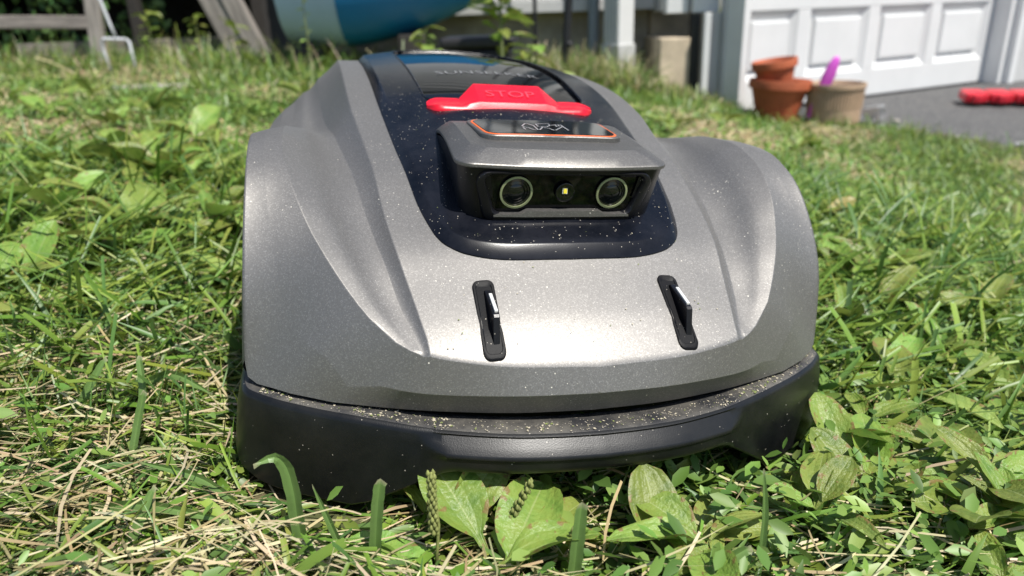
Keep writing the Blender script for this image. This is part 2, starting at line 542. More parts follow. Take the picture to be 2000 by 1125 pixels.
# driveway: an asphalt sheet right of the lawn edge
edge = [(1.02, 3.62), (1.30, 3.28), (1.52, 3.02), (1.60, 2.72), (1.74, 2.30), (1.85, 1.8), (2.05, 1.0), (2.5, 0.0), (3.2, -2.0), (5.0, -8.0)]
es = spline(edge, 80)
es[:, 0] += 0.035 * np.sin(np.arange(80) * 1.7) + 0.02 * np.sin(np.arange(80) * 4.1)
dv = []
for i_, (ex, ey) in enumerate(es):
    fx, fy = np.interp(i_, [0, 12, 30, 79], [1.6, 9.0, 14.0, 16.0]), np.interp(i_, [0, 12, 30, 79], [9.0, 9.0, 5.0, -9.0])
    for s in (0.0, 0.04, 0.3, 1.0):
        dv.append((ex + (fx - ex) * s, ey + (fy - ey) * s, -0.2085 if s > 0 else -0.222))
tag(part('driveway', dv, grid_faces(80, 4), 'asphalt', fix=False), kind='structure')

# ------------------------------------------------------------------ robot mower
OM = np.array([0.0, 0.70, -0.305])         # shapes below use a frame with x across, y to the rear, z up; OM is the base
MOW_ROT = Matrix(((0.96669693, -0.23885485, 0.09189888), (0.23778281, 0.97105528, 0.02260478), (-0.09463815, 0.0, 0.99551174)))
MOW_LOC = Vector((-0.0338277, 0.71254449, -0.00943188))
mower = empty('robot_mower', label='grey and black robot lawn mower facing the viewer on the grass', cat='lawn mower')
mower.matrix_world = Matrix.Translation(MOW_LOC) @ MOW_ROT.to_4x4()
def to_mower(P):
    """World points (n,3) to the mower frame used here."""
    R = np.array(MOW_ROT)
    return (np.asarray(P) - np.array(MOW_LOC)) @ R + OM
def mpart(name, v, f, mats, parent=None, **kw):
    return part(name, v, f, mats, parent or mower, off=OM, **kw)

P1 = smooth_interp([.372, .378, .385, .3907, .3988, .4112, .4269, .4425, .4566, .4789, .4927, .508, .5422, .5757, .6205, .6706, .7387, .80, .87, .95, 1.02, 1.07, 1.10],
                   [-.2065, -.2015, -.1940, -.1888, -.1815, -.1730, -.1630, -.1531, -.1437, -.1325, -.1264, -.1197, -.105, -.0943, -.0810, -.0668, -.0545, -.049, -.0465, -.047, -.058, -.085, -.110])
CR = smooth_interp([.38, .48, .62, .75, 1.0], [.45, .45, .96, .96, .96])
def H(x, y):
    ax = np.abs(np.asarray(x, float))
    return P1(y) + CR(y) * (0.0105 - np.where(ax < .1086, ax ** 2, .0118 + (ax - .1086) * .03))
Dx = smooth_interp([.392, .3988, .4112, .4269, .4425, .4566, .4771, .505, .545, .574, .627, .66, .745, .95, 1.10],
                   [.1040, .1047, .1073, .1104, .1138, .1168, .1202, .1232, .1257, .1285, .1335, .1365, .1385, .137, .125])
_ry = [.3950, .4061, .4289, .4423, .4543, .4718, .4998, .5083, .5436, .5712, .6061, .6447, .70, .76, .85, .94, 1.02, 1.10]
Rx = smooth_interp(_ry, [.1105, .1118, .1187, .1216, .124, .1278, .1330, .1346, .1387, .1423, .1471, .1516, .156, .159, .161, .1615, .158, .145])
Rz = smooth_interp(_ry, [-.1866, -.1807, -.1683, -.1601, -.153, -.1444, -.1325, -.1283, -.1149, -.108, -.1003, -.0940, -.0955, -.0920, -.080, -.072, -.085, -.130])
CREASE = [(0, .380, 0), (.05, .3825, 0), (.0983, .3907, 0), (.1109, .3953, -.1866), (.1201, .4013, -.1835), (.1292, .4079, -.1790),
          (.1383, .4164, -.1705), (.1457, .4261, -.1631), (.1548, .439, -.1524), (.1626, .4519, -.1422), (.1718, .4707, -.1293),
          (.1787, .4886, -.1164), (.1839, .5065, -.1061), (.1873, .5246, -.0976), (.1899, .5516, -.089), (.1902, .5802, -.0838),
          (.1900, .62, -.0848), (.1880, .72, -.1010), (.1878, .92, -.0960), (.170, 1.10, -.145)]
CREASE = [(x, y, float(H(x, y)) if z == 0 else z) for x, y, z in CREASE]
LOWER = [(0, .3835, -.2270), (.05, .3868, -.2270), (.0967, .3958, -.2270), (.130, .4047, -.2265), (.154, .4125, -.2258), (.1728, .4185, -.225),
         (.1869, .4289, -.225), (.1997, .4393, -.225), (.2121, .4501, -.2245), (.2152, .4550, -.212), (.2145, .4625, -.17),
         (.214, .475, -.144), (.2135, .492, -.122), (.213, .508, -.107), (.213, .5275, -.0965), (.213, .558, -.0875),
         (.213, .605, -.0885), (.212, .72, -.108), (.205, .92, -.114), (.182, 1.10, -.160)]
MID = [(0, .3748, -.2105), (.05, .3777, -.2105), (.0983, .3873, -.2110), (.122, .3957, -.2105), (.1435, .4085, -.2105), (.163, .4185, -.2200)]
C = np.array(CREASE); Lw = np.array(LOWER)
mid = []
for k in range(len(C)):
    if k < len(MID):
        mid.append(MID[k])
    else:
        p = 0.5 * (C[k] + Lw[k])
        nrm = np.array([0.75, -0.55, 0.35]) if k < 12 else np.array([0.5, -0.25, 0.8])
        mid.append(tuple(p + nrm / np.linalg.norm(nrm) * (0.0025 * max(0.0, min(1.0, (9 - k) / 3.0)) + 0.0008)))
Mi = np.array(mid)
# y-parametrised crease for the fender
CY = C[2:]
Cx_y = smooth_interp(CY[:, 1], CY[:, 0]); Cz_y = smooth_interp(CY[:, 1], CY[:, 2])

sv, sf = [], []
def add_patch(grid):
    """grid: (rows, cols, 3)"""
    base = len(sv)
    r, c, _ = grid.shape
    sv.extend(grid.reshape(-1, 3).tolist())
    sf.extend(grid_faces(r, c, base))
ss = np.array([0, .02, .08, .16, .24, .32, .4, .48, .56, .64, .72, .8, .88, .95, .992, 1.0])
# 1 hood: from centre line to the shoulder edge
tt = np.concatenate([[0, .004, .012], np.linspace(.03, 1.0, 80)])
hood = np.zeros((len(ss), len(tt), 3))
cfront = smooth_interp(C[:4, 0], C[:4, 1])
for i, s in enumerate(ss):
    y0 = float(cfront(s * .104))
    y = y0 + (1.10 - y0) * tt
    x = s * np.where(y < .392, .104, Dx(y))
    hood[i, :, 0], hood[i, :, 1], hood[i, :, 2] = x, y, H(x, y)
add_patch(hood)
# 2 step from the shoulder edge down to the valley
yD = hood[-1, :, 1]
yR0 = float(cfront(.1105))
val = np.zeros((9, len(tt), 3))
yR = yR0 + (1.10 - yR0) * tt
ridge = np.column_stack([Rx(yR), yR, Rz(yR)])
for i, s in enumerate([0, .05, .2, .4, .6, .8, .9, .96, 1.0]):
    val[i] = hood[-1] * (1 - s) + ridge * s
    val[i, :, 2] += -0.0010 * math.sin(math.pi * s)
add_patch(val)
# 3 fender top between valley and crease
fen = np.zeros((14, len(tt), 3))
crs = np.column_stack([Cx_y(yR), yR, Cz_y(yR)])
crs[0] = ridge[0]
for i, s in enumerate([0, .02, .06, .12, .2, .3, .4, .5, .6, .7, .8, .9, .984, 1.0]):
    fen[i] = ridge * (1 - s) + crs * s
    w = np.clip((yR - .40) / .08, 0, 1)
    fen[i, :, 2] += (-0.0030 * math.sin(math.pi * min(1, s * 1.6)) + 0.0008 * math.sin(math.pi * s) * s) * w
add_patch(fen)
# 4 outer skin: crease -> mid line -> lower edge
kd = np.linspace(0, len(C) - 1, 4000)
yd = np.maximum.accumulate(spline(C, 0, kd)[:, 1])
cd = spline(C, 0, kd)
front_pts = np.vstack([hood[:, 0], val[1:, 0]])
nf = len(front_pts)
kn = np.concatenate([np.interp(front_pts[:, 0], np.maximum.accumulate(cd[:, 0]), kd), np.interp(yR[1:], yd, kd)])
Ls = spline(Lw, 0, kn); Ms = spline(Mi, 0, kn)
Cs = np.vstack([front_pts, crs[1:]])
out_rows = []
for s in [0, .02, .07, .2, .4, .6, .8, .93, .985]:
    w = s * s * (3 - 2 * s) if False else s
    out_rows.append(Cs * (1 - w) + Ms * w)
for s in [0, .02, .08, .3, .6, .9, 1.0]:
    out_rows.append(Ms * (1 - s) + Ls * s)
rows = np.array(out_rows)
keep = [i for i in range(len(rows)) if i != 9] if False else range(len(rows))
rows = rows[list(keep)]
# soft bulge away from the front fascia
for i in range(1, 9):
    s = [0, .02, .07, .2, .4, .6, .8, .93, .985][i]
    amt = 0.0010 * math.sin(math.pi * s)
    wcol = (np.clip((kn - 5) / 3, 0, 1) * np.clip((12 - kn) / 3, 0, 1))[:, None]
    rows[i] += np.array([.7, -.45, .5]) * amt * wcol
add_patch(rows)
# 5 side wall behind the outer edge
side = []
for s in [0, .01, .05, .2, .5, .8, 1.0]:
    seg = Ls[(kn >= 8.35)]
    top = seg.copy()
    bot = np.column_stack([np.full(len(seg), .2155) - np.clip(seg[:, 1] - .8, 0, 1) * .07, np.maximum(seg[:, 1] + .004, .4555), np.full(len(seg), -.2245)])
    q = top * (1 - s) + bot * s
    q[:, 0] += 0.002 * math.sin(math.pi * s)
    q[:, 1] += 0.004 * min(1, s * 20) * np.clip(1 - (seg[:, 1] - .455) / .15, 0, 1)
    side.append(q)
add_patch(np.array(side))
# 6 rear wall
rear_top = np.vstack([hood[:, -1], val[1:, -1], fen[1:, -1], rows[1:, -1]])
rear = []
for s in [0, .05, .2, .5, .8, 1.0]:
    q = rear_top.copy()
    q[:, 1] += 0.03 * math.sin(s * math.pi / 2)
    q[:, 2] = rear_top[:, 2] * (1 - s) + (-.2245) * s
    rear.append(q)
add_patch(np.array(rear))
v_, f_ = mirror_x(sv, sf)
shell = mpart('body_shell', v_, f_, 'paint', merge=0.00025)

# black control panel set on the hood
E_y = [.4460, .4474, .4528, .4605, .4690, .4790, .4927, .508, .5422, .5757, .6205, .6706, .7387, .82, .95, 1.03]
E_x = [0, .045, .0700, .0830, .0893, .0928, .0962, .0989, .1028, .1063, .1097, .1128, .1143, .1145, .112, .095]
half = spline(list(zip(E_x, E_y)), 150)
half[0] = (0, .4460); half[:, 0] = np.maximum(half[:, 0], 0)
half[:, 1] = np.maximum.accumulate(half[:, 1])
def inset(poly, dist):
    t = np.gradient(poly, axis=0)
    t[0] = (1, 0)
    t /= np.linalg.norm(t, axis=1)[:, None] + 1e-12
    nrm = np.column_stack([-t[:, 1], t[:, 0]])
    q = poly + nrm * dist
    q[:, 0] = np.maximum(q[:, 0], 0)
    q[0, 0] = 0
    q[:, 1] = np.maximum.accumulate(q[:, 1])
    return q
loops = [(half, -.002), (half, .0008), (inset(half, .0005), .0014), (inset(half, .0052), .0057), (inset(half, .0062), .0060)]
pr = [np.column_stack([h, H(h[:, 0], h[:, 1]) + dz]) for h, dz in loops]
last = loops[-1][0]
dis = spline([(0, .640), (.03, .640), (.060, .642), (.0725, .650), (.0745, .675), (.0765, .73), (.0775, .80), (.076, .90), (.069, .955), (.05, .968), (0, .97)], 120)
dis[:, 0] = np.maximum(dis[:, 0], 0); dis[:, 1] = np.maximum.accumulate(dis[:, 1])
def in_display(x, y):
    return (np.abs(x) < np.interp(y, dis[:, 1], dis[:, 0]) - .0008) & (y > .641) & (y < .969)
for s in list(np.linspace(.985, 0, 46)):
    q = last.copy(); q[:, 0] *= s
    pr.append(np.column_stack([q, H(q[:, 0], q[:, 1]) + np.where(in_display(q[:, 0], q[:, 1]), -.008, .0060)]))
pr = np.array(pr)
v_, f_ = mirror_x(pr.reshape(-1, 3), grid_faces(len(pr), len(half)))
panel = mpart('control_panel', v_, f_, 'panel', merge=0.00012, sharp=24)

def slab(outline, top, edge, mat, name, parent, under=0.003):
    """Closed plate over a y-monotone half outline; top(x,y) gives the height."""
    h = np.asarray(outline, float)
    rr = [np.column_stack([h, top(h[:, 0], h[:, 1]) - under]), np.column_stack([h, top(h[:, 0], h[:, 1]) - edge])]
    hi = inset(h, edge)
    for s in [1, .97, .9, .75, .55, .35, .15, 0]:
        q = hi.copy(); q[:, 0] *= s
        rr.append(np.column_stack([q, top(q[:, 0], q[:, 1])]))
    rr = np.array(rr)
    v, f = mirror_x(rr.reshape(-1, 3), grid_faces(len(rr), len(h)))
    return mpart(name, v, f, mat, parent, merge=0.0001, sharp=30)

# glossy display window
display = slab(dis, lambda x, y: H(x, y) + .0032, .0008, 'glass', 'display_window', mower, .006)
ring_pts = [(x, y, float(H(x, y)) + .0056) for x, y in dis] + [(-x, y, float(H(x, y)) + .0056) for x, y in dis[::-1][1:]]
v, f = tube(ring_pts, .0013, 6)
mpart('display_rim', v, f, 'panel')
tv, tf = text_mesh('SUNSEEKER', 0.0175)
tv = tv / np.array([1, 1, 1])
w_ = tv[:, 0].max() - tv[:, 0].min()
xx = (tv[:, 0] - tv[:, 0].mean()) * (0.104 / w_) - .004
yy = .722 + tv[:, 1] * 1.0
mpart('lettering', np.column_stack([xx, yy, H(xx, yy) + .0036]), tf, 'print_grey', display, smooth=False, fix=False)

# red stop button
def stop_profile(a):
    """a = |x|; returns list of (y, z) from the front foot over the top to the rear foot."""
    c = np.clip((.0445 - a) / (.0445 - .0300), 0, 1)        # 1 on the raised centre, 0 on the wings
    e = np.clip((a - .062) / .0125, 0, 1)
    zb = float(H(a, .63)) + .002
    yf = .6300 + .006 * e ** 2 + .0015 * (a / .07) ** 2
    yb = .6655 * c + (.6535 - .004 * e ** 2) * (1 - c)
    z_front = (-.0660 + .001 * c) - .0035 * e ** 2 - .0015 * (1 - c)
    z_ridge = (-.0612) * c + (-.0668 - .002 * e ** 2) * (1 - c)
    y_ridge = .6350 * c + (.6345 + .004 * e ** 2) * (1 - c)
    z_back = (-.0490) * c + (-.0628 - .0035 * e ** 2) * (1 - c)
    P = [(yf, -.084), (yf, z_front - .0035), (yf + .0006, z_front - .0022), (y_ridge - .0008, z_ridge - .0004), (y_ridge + .0006, z_ridge + .0001)]
    for s in (.2, .4, .6, .8, .95):
        sag = -.0012 * math.sin(math.pi * s) * (1 - c)
        P.append((y_ridge + (yb - y_ridge) * s, z_ridge + (z_back - z_ridge) * s + sag))
    P += [(yb, z_back - .0003), (yb + .001, z_back - .002), (yb + .002, -.072)]
    return [(y * .982, z * .972 + .0014 * (1 - c) - .001 * c * (1 - k / 11)) for k, (y, z) in enumerate(P)]
xs = sorted(set([0, .01, .02, .0285, .0297, .0303, .033, .037, .041, .0442, .0448, .048, .054, .060, .065, .069, .0715, .0730, .0738, .0742]))
br = []
for a in xs:
    sc = 1.0
    prof = stop_profile(a)
    e = np.clip((a - .066) / .0082, 0, 1)
    cy = .630
    k = math.sqrt(max(0.02, 1 - e ** 2 * .93))
    br.append([(a, cy + (y - cy) * k, z) for y, z in prof])
br = np.array(br)
v_, f_ = mirror_x(br.reshape(-1, 3), grid_faces(len(xs), br.shape[1]))
stop = mpart('stop_button', v_, f_, 'red', merge=0.0001, sharp=32)
tv, tf = text_mesh('STOP', 0.020)
tx = (tv[:, 0] - (tv[:, 0].max() + tv[:, 0].min()) / 2) * .95
ty = tv[:, 1] / .020 * .0150
s_ = .26 + (ty / .0310)
yy = (.6350 + (.6655 - .6350) * s_) * .982; zz = (-.0612 + (.0122) * s_) * .972 + .0004
mpart('lettering', np.column_stack([tx, yy, zz]), tf, 'red_text', stop, smooth=False, fix=False)

# bumper: swept section along a bowed plan curve
BP = [(0, .3625), (.03, .3636), (.06, .3672), (.0958, .3765), (.1221, .3862), (.1465, .3965), (.1704, .4085), (.1949, .4235), (.2090, .4350), (.2172, .4440), (.2205, .4560), (.2212, .475), (.2212, .50), (.2205, .54)]
kb = np.unique(np.concatenate([np.linspace(0, 13, 120), np.linspace(3.0, 3.3, 8), np.linspace(4.2, 5.2, 10)]))
bp = spline(BP, 0, kb)
tng = np.gradient(bp, axis=0); tng[0] = (1, 0); tng /= np.linalg.norm(tng, axis=1)[:, None]
nin = np.column_stack([-tng[:, 1], tng[:, 0]])      # inward (to the rear / centre)
bx = bp[:, 0]
arc = np.concatenate([[0], np.cumsum(np.linalg.norm(np.diff(bp, axis=0), axis=1))])
zbot = np.interp(bx + np.clip(arc - arc[np.searchsorted(bx, .2195)], 0, 1) * 1.0, [0, .0900, .0965, .140, .150, .195, .207, .216, .222, .26, .32], [-.2560, -.2560, -.2575, -.2855, -.2895, -.2895, -.2885, -.284, -.276, -.270, -.268])
band = np.interp(bx, [0, .094, .112, .3], [1, 1, 0, 0])
ztop = np.interp(bx, [0, .10, .15, .3], [-.2335, -.2325, -.2298, -.2285])
def ring(dn, z):
    return np.column_stack([bp + nin * np.asarray(dn).reshape(-1, 1), z])
zero = np.zeros(len(bp))
R0 = [ring(zero + .030, ztop * 0 - .2345), ring(zero + .019, ztop + .0016), ring(zero + .008, ztop + .0014), ring(zero + .0045, ztop + .0008),
      ring(zero + .0026, ztop - .0004), ring(zero + .0016 * (1 - band) + .0030 * band, ztop - .0018),
      ring(.0012 * (1 - band) - .0010 * band, ztop - .0035 * (1 - band) - .0058 * band),
      ring(.0006 * (1 - band) - .0048 * band, ztop - .0060 * (1 - band) - .0096 * band),
      ring(0 * (1 - band) - .0056 * band, ztop - .009 * (1 - band) - .0107 * band),
      ring(-.0005 - .0052 * band, ztop - .0122)]
for s in (.15, .4, .65, .85):
    zz_ = (ztop - .0122) * (1 - s) + (zbot + .003) * s
    R0.append(ring(-.0010 * (1 - band) - .0045 * band + zero * s - .003 * s * (1 - band), zz_))
R0 += [ring(-.004 + zero, zbot + .002), ring(-.003 + zero, zbot + .0006), ring(zero, zbot), ring(zero + .020, zbot + .002), ring(zero + .03, zbot * 0 - .25)]
R0 = np.array(R0)
nr, nc = R0.shape[:2]
bf = grid_faces(nr, nc)
v_, f_ = mirror_x(R0.reshape(-1, 3), bf)
fm = [1 if (k // (nc - 1)) <= 2 else 0 for k in range(len(bf))]
me = make_mesh('bumper', v_ - OM, f_, ['bumper', 'bumper_top'], True, fm + fm)
fix_normals(me, 0.0001)
me.set_sharp_from_angle(angle=math.radians(38))
obj('bumper', me, mower)

# camera housing
def rrect(hw_f, hw_b, yf, yb, rad_f, rad_b, bow, n=10):
    """Half plan outline from the front centre round to the rear centre, as (x,y)."""
    pts = [(hw_f * k / 8 * (1 - rad_f / hw_f), yf + bow * (k / 8) ** 2) for k in range(9)]
    yc = yf + bow + rad_f
    pts += [(hw_f - rad_f + rad_f * math.sin(a), yc - rad_f * math.cos(a)) for a in np.linspace(0, math.pi / 2, n)[1:]]
    pts += [(hw_b + (hw_f - hw_b) * (1 - k / 6), yc + (yb - rad_b - yc) * k / 6) for k in range(1, 7)]
    pts += [(hw_b - rad_b + rad_b * math.cos(a), yb - rad_b + rad_b * math.sin(a)) for a in np.linspace(0, math.pi / 2, n)[1:]]
    pts += [((hw_b - rad_b) * (1 - k / 5), yb) for k in range(1, 6)]
    return np.array(pts)
house_top = rrect(.0752, .0735, .4650, .60, .013, .01, .0050)
house_bot = rrect(.0705, .0735, .4740, .60, .016, .01, .0045)
N_o = len(house_top)
body_rows = []
for s in [0, .02, .169, .5, .8, .94, .985, 1.0]:
    q = house_bot * (1 - s) + house_top * s
    zb = H(house_bot[:, 0], house_bot[:, 1]) + .002
    zb = np.minimum(zb, -.0885)
    zb[:18] = np.minimum(zb[:18], -.1300)
    zt = np.minimum(np.full(N_o, -.0885) + (q[:, 1] - .467) * .12, np.interp(q[:, 1], [.463, .485, .53, .56, .60], [-.0858, -.0835, -.0775, -.0765, -.083]) - .0035)
    body_rows.append(np.column_stack([q, zb * (1 - s) + np.maximum(zt, zb) * s]))
body_rows = np.array(body_rows)
v_, f_ = mirror_x(body_rows.reshape(-1, 3), grid_faces(len(body_rows), N_o))
# open the front for the recessed window: drop faces whose centre lies in the window, then frame it
vv = np.asarray(v_)
win = lambda x, z: abs(x) < (.0505 + (z + .122) * .22) and -.1225 < z < -.0915
ff = []
for f in f_:
    c_ = vv[list(f)].mean(axis=0)
    if abs(c_[0]) < .0540 and -.1228 < c_[2] < -.0910 and c_[1] < .49:
        continue
    ff.append(f)
housing = mpart('camera_housing', vv, ff, 'pod', merge=0.0001, sharp=40)
# bezel frame that stands out in front of the housing and holds the sunk window
def wrect(hw_t, hw_b, zt, zb, r, n=5):
    out = []
    for cx, cz, a0, hw in ((hw_b, zb, -90, 0), (hw_t, zt, 0, 0), (-hw_t, zt, 90, 0), (-hw_b, zb, 180, 0)):
        sx = 1 if cx > 0 else -1
        sz = 1 if cz == zt else -1
        for a in np.linspace(math.radians(a0), math.radians(a0 + 90), n):
            out.append((cx - sx * r + r * math.cos(a), cz - sz * r + r * math.sin(a)))
    return np.array(out)
def wloop(hw_t, hw_b, zt, zb, r, ydep):
    w = wrect(hw_t, hw_b, zt, zb, r)
    y = .4690 + (-.0925 - w[:, 1]) * .22 + (w[:, 0] / .07) ** 2 * .0035 + ydep
    return np.column_stack([w[:, 0], y, w[:, 1]])
bez = np.array([wloop(.0640, .0590, -.0900, -.1262, .008, .0010), wloop(.0632, .0580, -.0902, -.1255, .008, -.0035), wloop(.0622, .0572, -.0906, -.1250, .008, -.0042),
                wloop(.0585, .0525, -.0915, -.1212, .006, -.0042), wloop(.0578, .0518, -.0920, -.1206, .006, -.0034), wloop(.0565, .0505, -.0925, -.1195, .006, .0010)])
nb_ = bez.shape[1]
mpart('window_bezel', bez.reshape(-1, 3), grid_faces(len(bez), nb_, 0, True), 'pod', housing, sharp=35)
gl = wloop(.0572, .0512, -.0922, -.1200, .006, .0002)
mpart('window_glass', gl, [tuple(range(len(gl)))], 'glass', housing, smooth=False)
# stepped lower lip of the window
lipx = [-.050, -.0475, -.031, -.0265, .0265, .031, .0475, .050]
liph = [0, .0006, .0006, .0030, .0030, .0006, .0006, 0]
lv = []
for x, h in zip(lipx, liph):
    yb_ = .4690 + (-.0925 + .121) * .22 + (x / .07) ** 2 * .0035
    for dy, dz in ((-.0046, -.1225), (-.0046, -.1213 + h), (.000, -.1203 + h), (.001, -.1225)):
        lv.append((x, yb_ + dy, dz))
mpart('window_lip', lv, grid_faces(8, 4, 0, True), 'cap', housing, sharp=30)
def lens(cx):
    cy = .4690 + (-.0925 + .1056) * .22 + (cx / .07) ** 2 * .0035
    prof = [(.0116, .0), (.0116, -.0012), (.0102, -.0014), (.0101, -.0004), (.0099, -.0002), (.0082, -.0008), (.0080, -.0002), (.0062, -.0009), (.0060, -.0003), (.0040, -.0014), (.0018, -.0018), (.0001, -.0019)]
    v, f = lathe([(r, z) for r, z in prof], 36)
    v = [(cx + x, cy + z - .0002 - y * .22, -.1053 + y) for x, y, z in v]
    fm = []
    for k in range(len(f)):
        ri = k // 36
        fm.append(0 if ri <= 2 else 1)
    me = make_mesh('camera_lens', np.array(v) - OM, f, ['ring', 'lens'], True, fm)
    fix_normals(me)
    me.set_sharp_from_angle(angle=math.radians(35))
    obj('camera_lens', me, housing)
lens(-.0350); lens(.0350)
v, f = lathe([(.0070, 0), (.0070, -.0009), (.0064, -.0012), (.0040, -.0008), (.0001, -.0006)], 28)
mpart('flash_lamp', [(x, .4718 + z - y * .22, -.1050 + y) for x, y, z in v], f, 'lens', housing)
lamp_v = box_v(-.0019, .0005, .4688, .4700, -.1052, -.1022)
mpart('flash_chip', np.array(lamp_v), BOXF, 'led', housing, smooth=False)
lamp_v = box_v(-.0024, .0010, .4696, .4708, -.1057, -.1018)
mpart('chip_base', np.array(lamp_v), BOXF, 'led_w', housing, smooth=False)

# grey cap of the housing: wide chamfer round a plateau that runs back onto the panel
cap_o = rrect(.0772, .0735, .4630, .592, .014, .012, .0050)
cap_i = rrect(.0640, .0660, .4765, .592, .010, .010, .0060)
cap_rows = []
_cb = smooth_interp([.463, .485, .53, .56, .60], [-.0858, -.0835, -.0775, -.0765, -.083])
_ct = smooth_interp([.463, .4846, .51, .53, .558, .60], [-.0785, -.0766, -.0738, -.0716, -.0695, -.0790])
def capz(q, lvl):
    base = _cb(q[:, 1])
    topz = _ct(q[:, 1]) + .0007 * (1 - (q[:, 0] / .066) ** 2)
    return base * (1 - lvl) + topz * lvl
for q, lvl, dz in ((inset(cap_o, .003), 0, -.0032), (inset(cap_o, .0004), 0, -.0028), (cap_o, 0, -.0020), (cap_o, 0, -.0004), (inset(cap_o, .0005), 0, .0003),
                   (cap_o * .5 + cap_i * .5, .5, .0003), (cap_i, 1, 0)):
    qq = q.copy(); qq[:, 0] = np.maximum(qq[:, 0], 0)
    cap_rows.append(np.column_stack([qq, capz(qq, lvl) + dz]))
for s in (.8, .6, .4, .2, 0):
    qq = cap_i * np.array([s, 1])
    cap_rows.append(np.column_stack([qq, capz(qq, 1)]))
cap_rows = np.array(cap_rows)
v_, f_ = mirror_x(cap_rows.reshape(-1, 3), grid_faces(len(cap_rows), cap_rows.shape[1]))
mpart('housing_cap', v_, f_, 'cap', housing, merge=0.0001, sharp=22)
# name plate on the cap
def plate(hw, y0, y1, r, top):
    o = rrect(hw, hw + .002, y0, y1, r, r, 0.0005)
    o[:, 1] = np.maximum.accumulate(o[:, 1])
    return o
pz = lambda dz: (lambda x, y: np.interp(y, [.49, .51, .558, .57], [-.0722, -.0712, -.0686, -.0683]) + .0008 * (1 - (np.asarray(x) / .07) ** 2) + dz)
slab(plate(.0535, .4995, .5620, .012, 0), pz(.0004), .0006, 'cap', 'plate_frame', housing, .004)
slab(plate(.0508, .5020, .5590, .011, 0), pz(.0008), .0003, 'orange', 'plate_outline', housing, .003)
name_plate = slab(plate(.0493, .5037, .5575, .010, 0), pz(.0011), .0003, 'glass', 'name_plate', housing, .003)
strokes = [[(-.0123, .5411), (-.0172, .5311), (-.0167, .527), (-.014, .5246), (-.012, .518), (-.0086, .5175), (-.0081, .5261), (-.0077, .5331), (-.0096, .5386), (-.0123, .5411)],
           [(-.0179, .5255), (-.0182, .5173)], [(-.0042, .5401), (.0069, .5431), (.006, .5357), (.0021, .5302), (-.0048, .5304), (-.0042, .5401)], [(-.0016, .529), (-.0073, .5173)],
           [(-.0017, .5269), (.0019, .5239), (.0035, .5166)], [(.0072, .5366), (.0119, .5394), (.0156, .5392), (.0155, .532), (.0152, .518)], [(.0152, .5326), (.0096, .5242), (.0049, .5174)], [(.011, .5385), (.0104, .5313)], [(.0137, .5396), (.013, .5338)]]
ev, ef = [], []
for st in strokes:
    P = np.array(st)
    t = np.gradient(P, axis=0); t /= np.linalg.norm(t, axis=1)[:, None] + 1e-9
    nn = np.column_stack([-t[:, 1], t[:, 0]])
    b0 = len(ev)
    for p, q in zip(P, nn):
        for sgn in (-1, 1):
            xy = p + q * .0006 * sgn
            ev.append((xy[0], xy[1], float(pz(.0014)(xy[0], xy[1]))))
    ef += grid_faces(len(P), 2, b0)
mpart('emblem', ev, ef, 'etch', housing, smooth=False, fix=False)

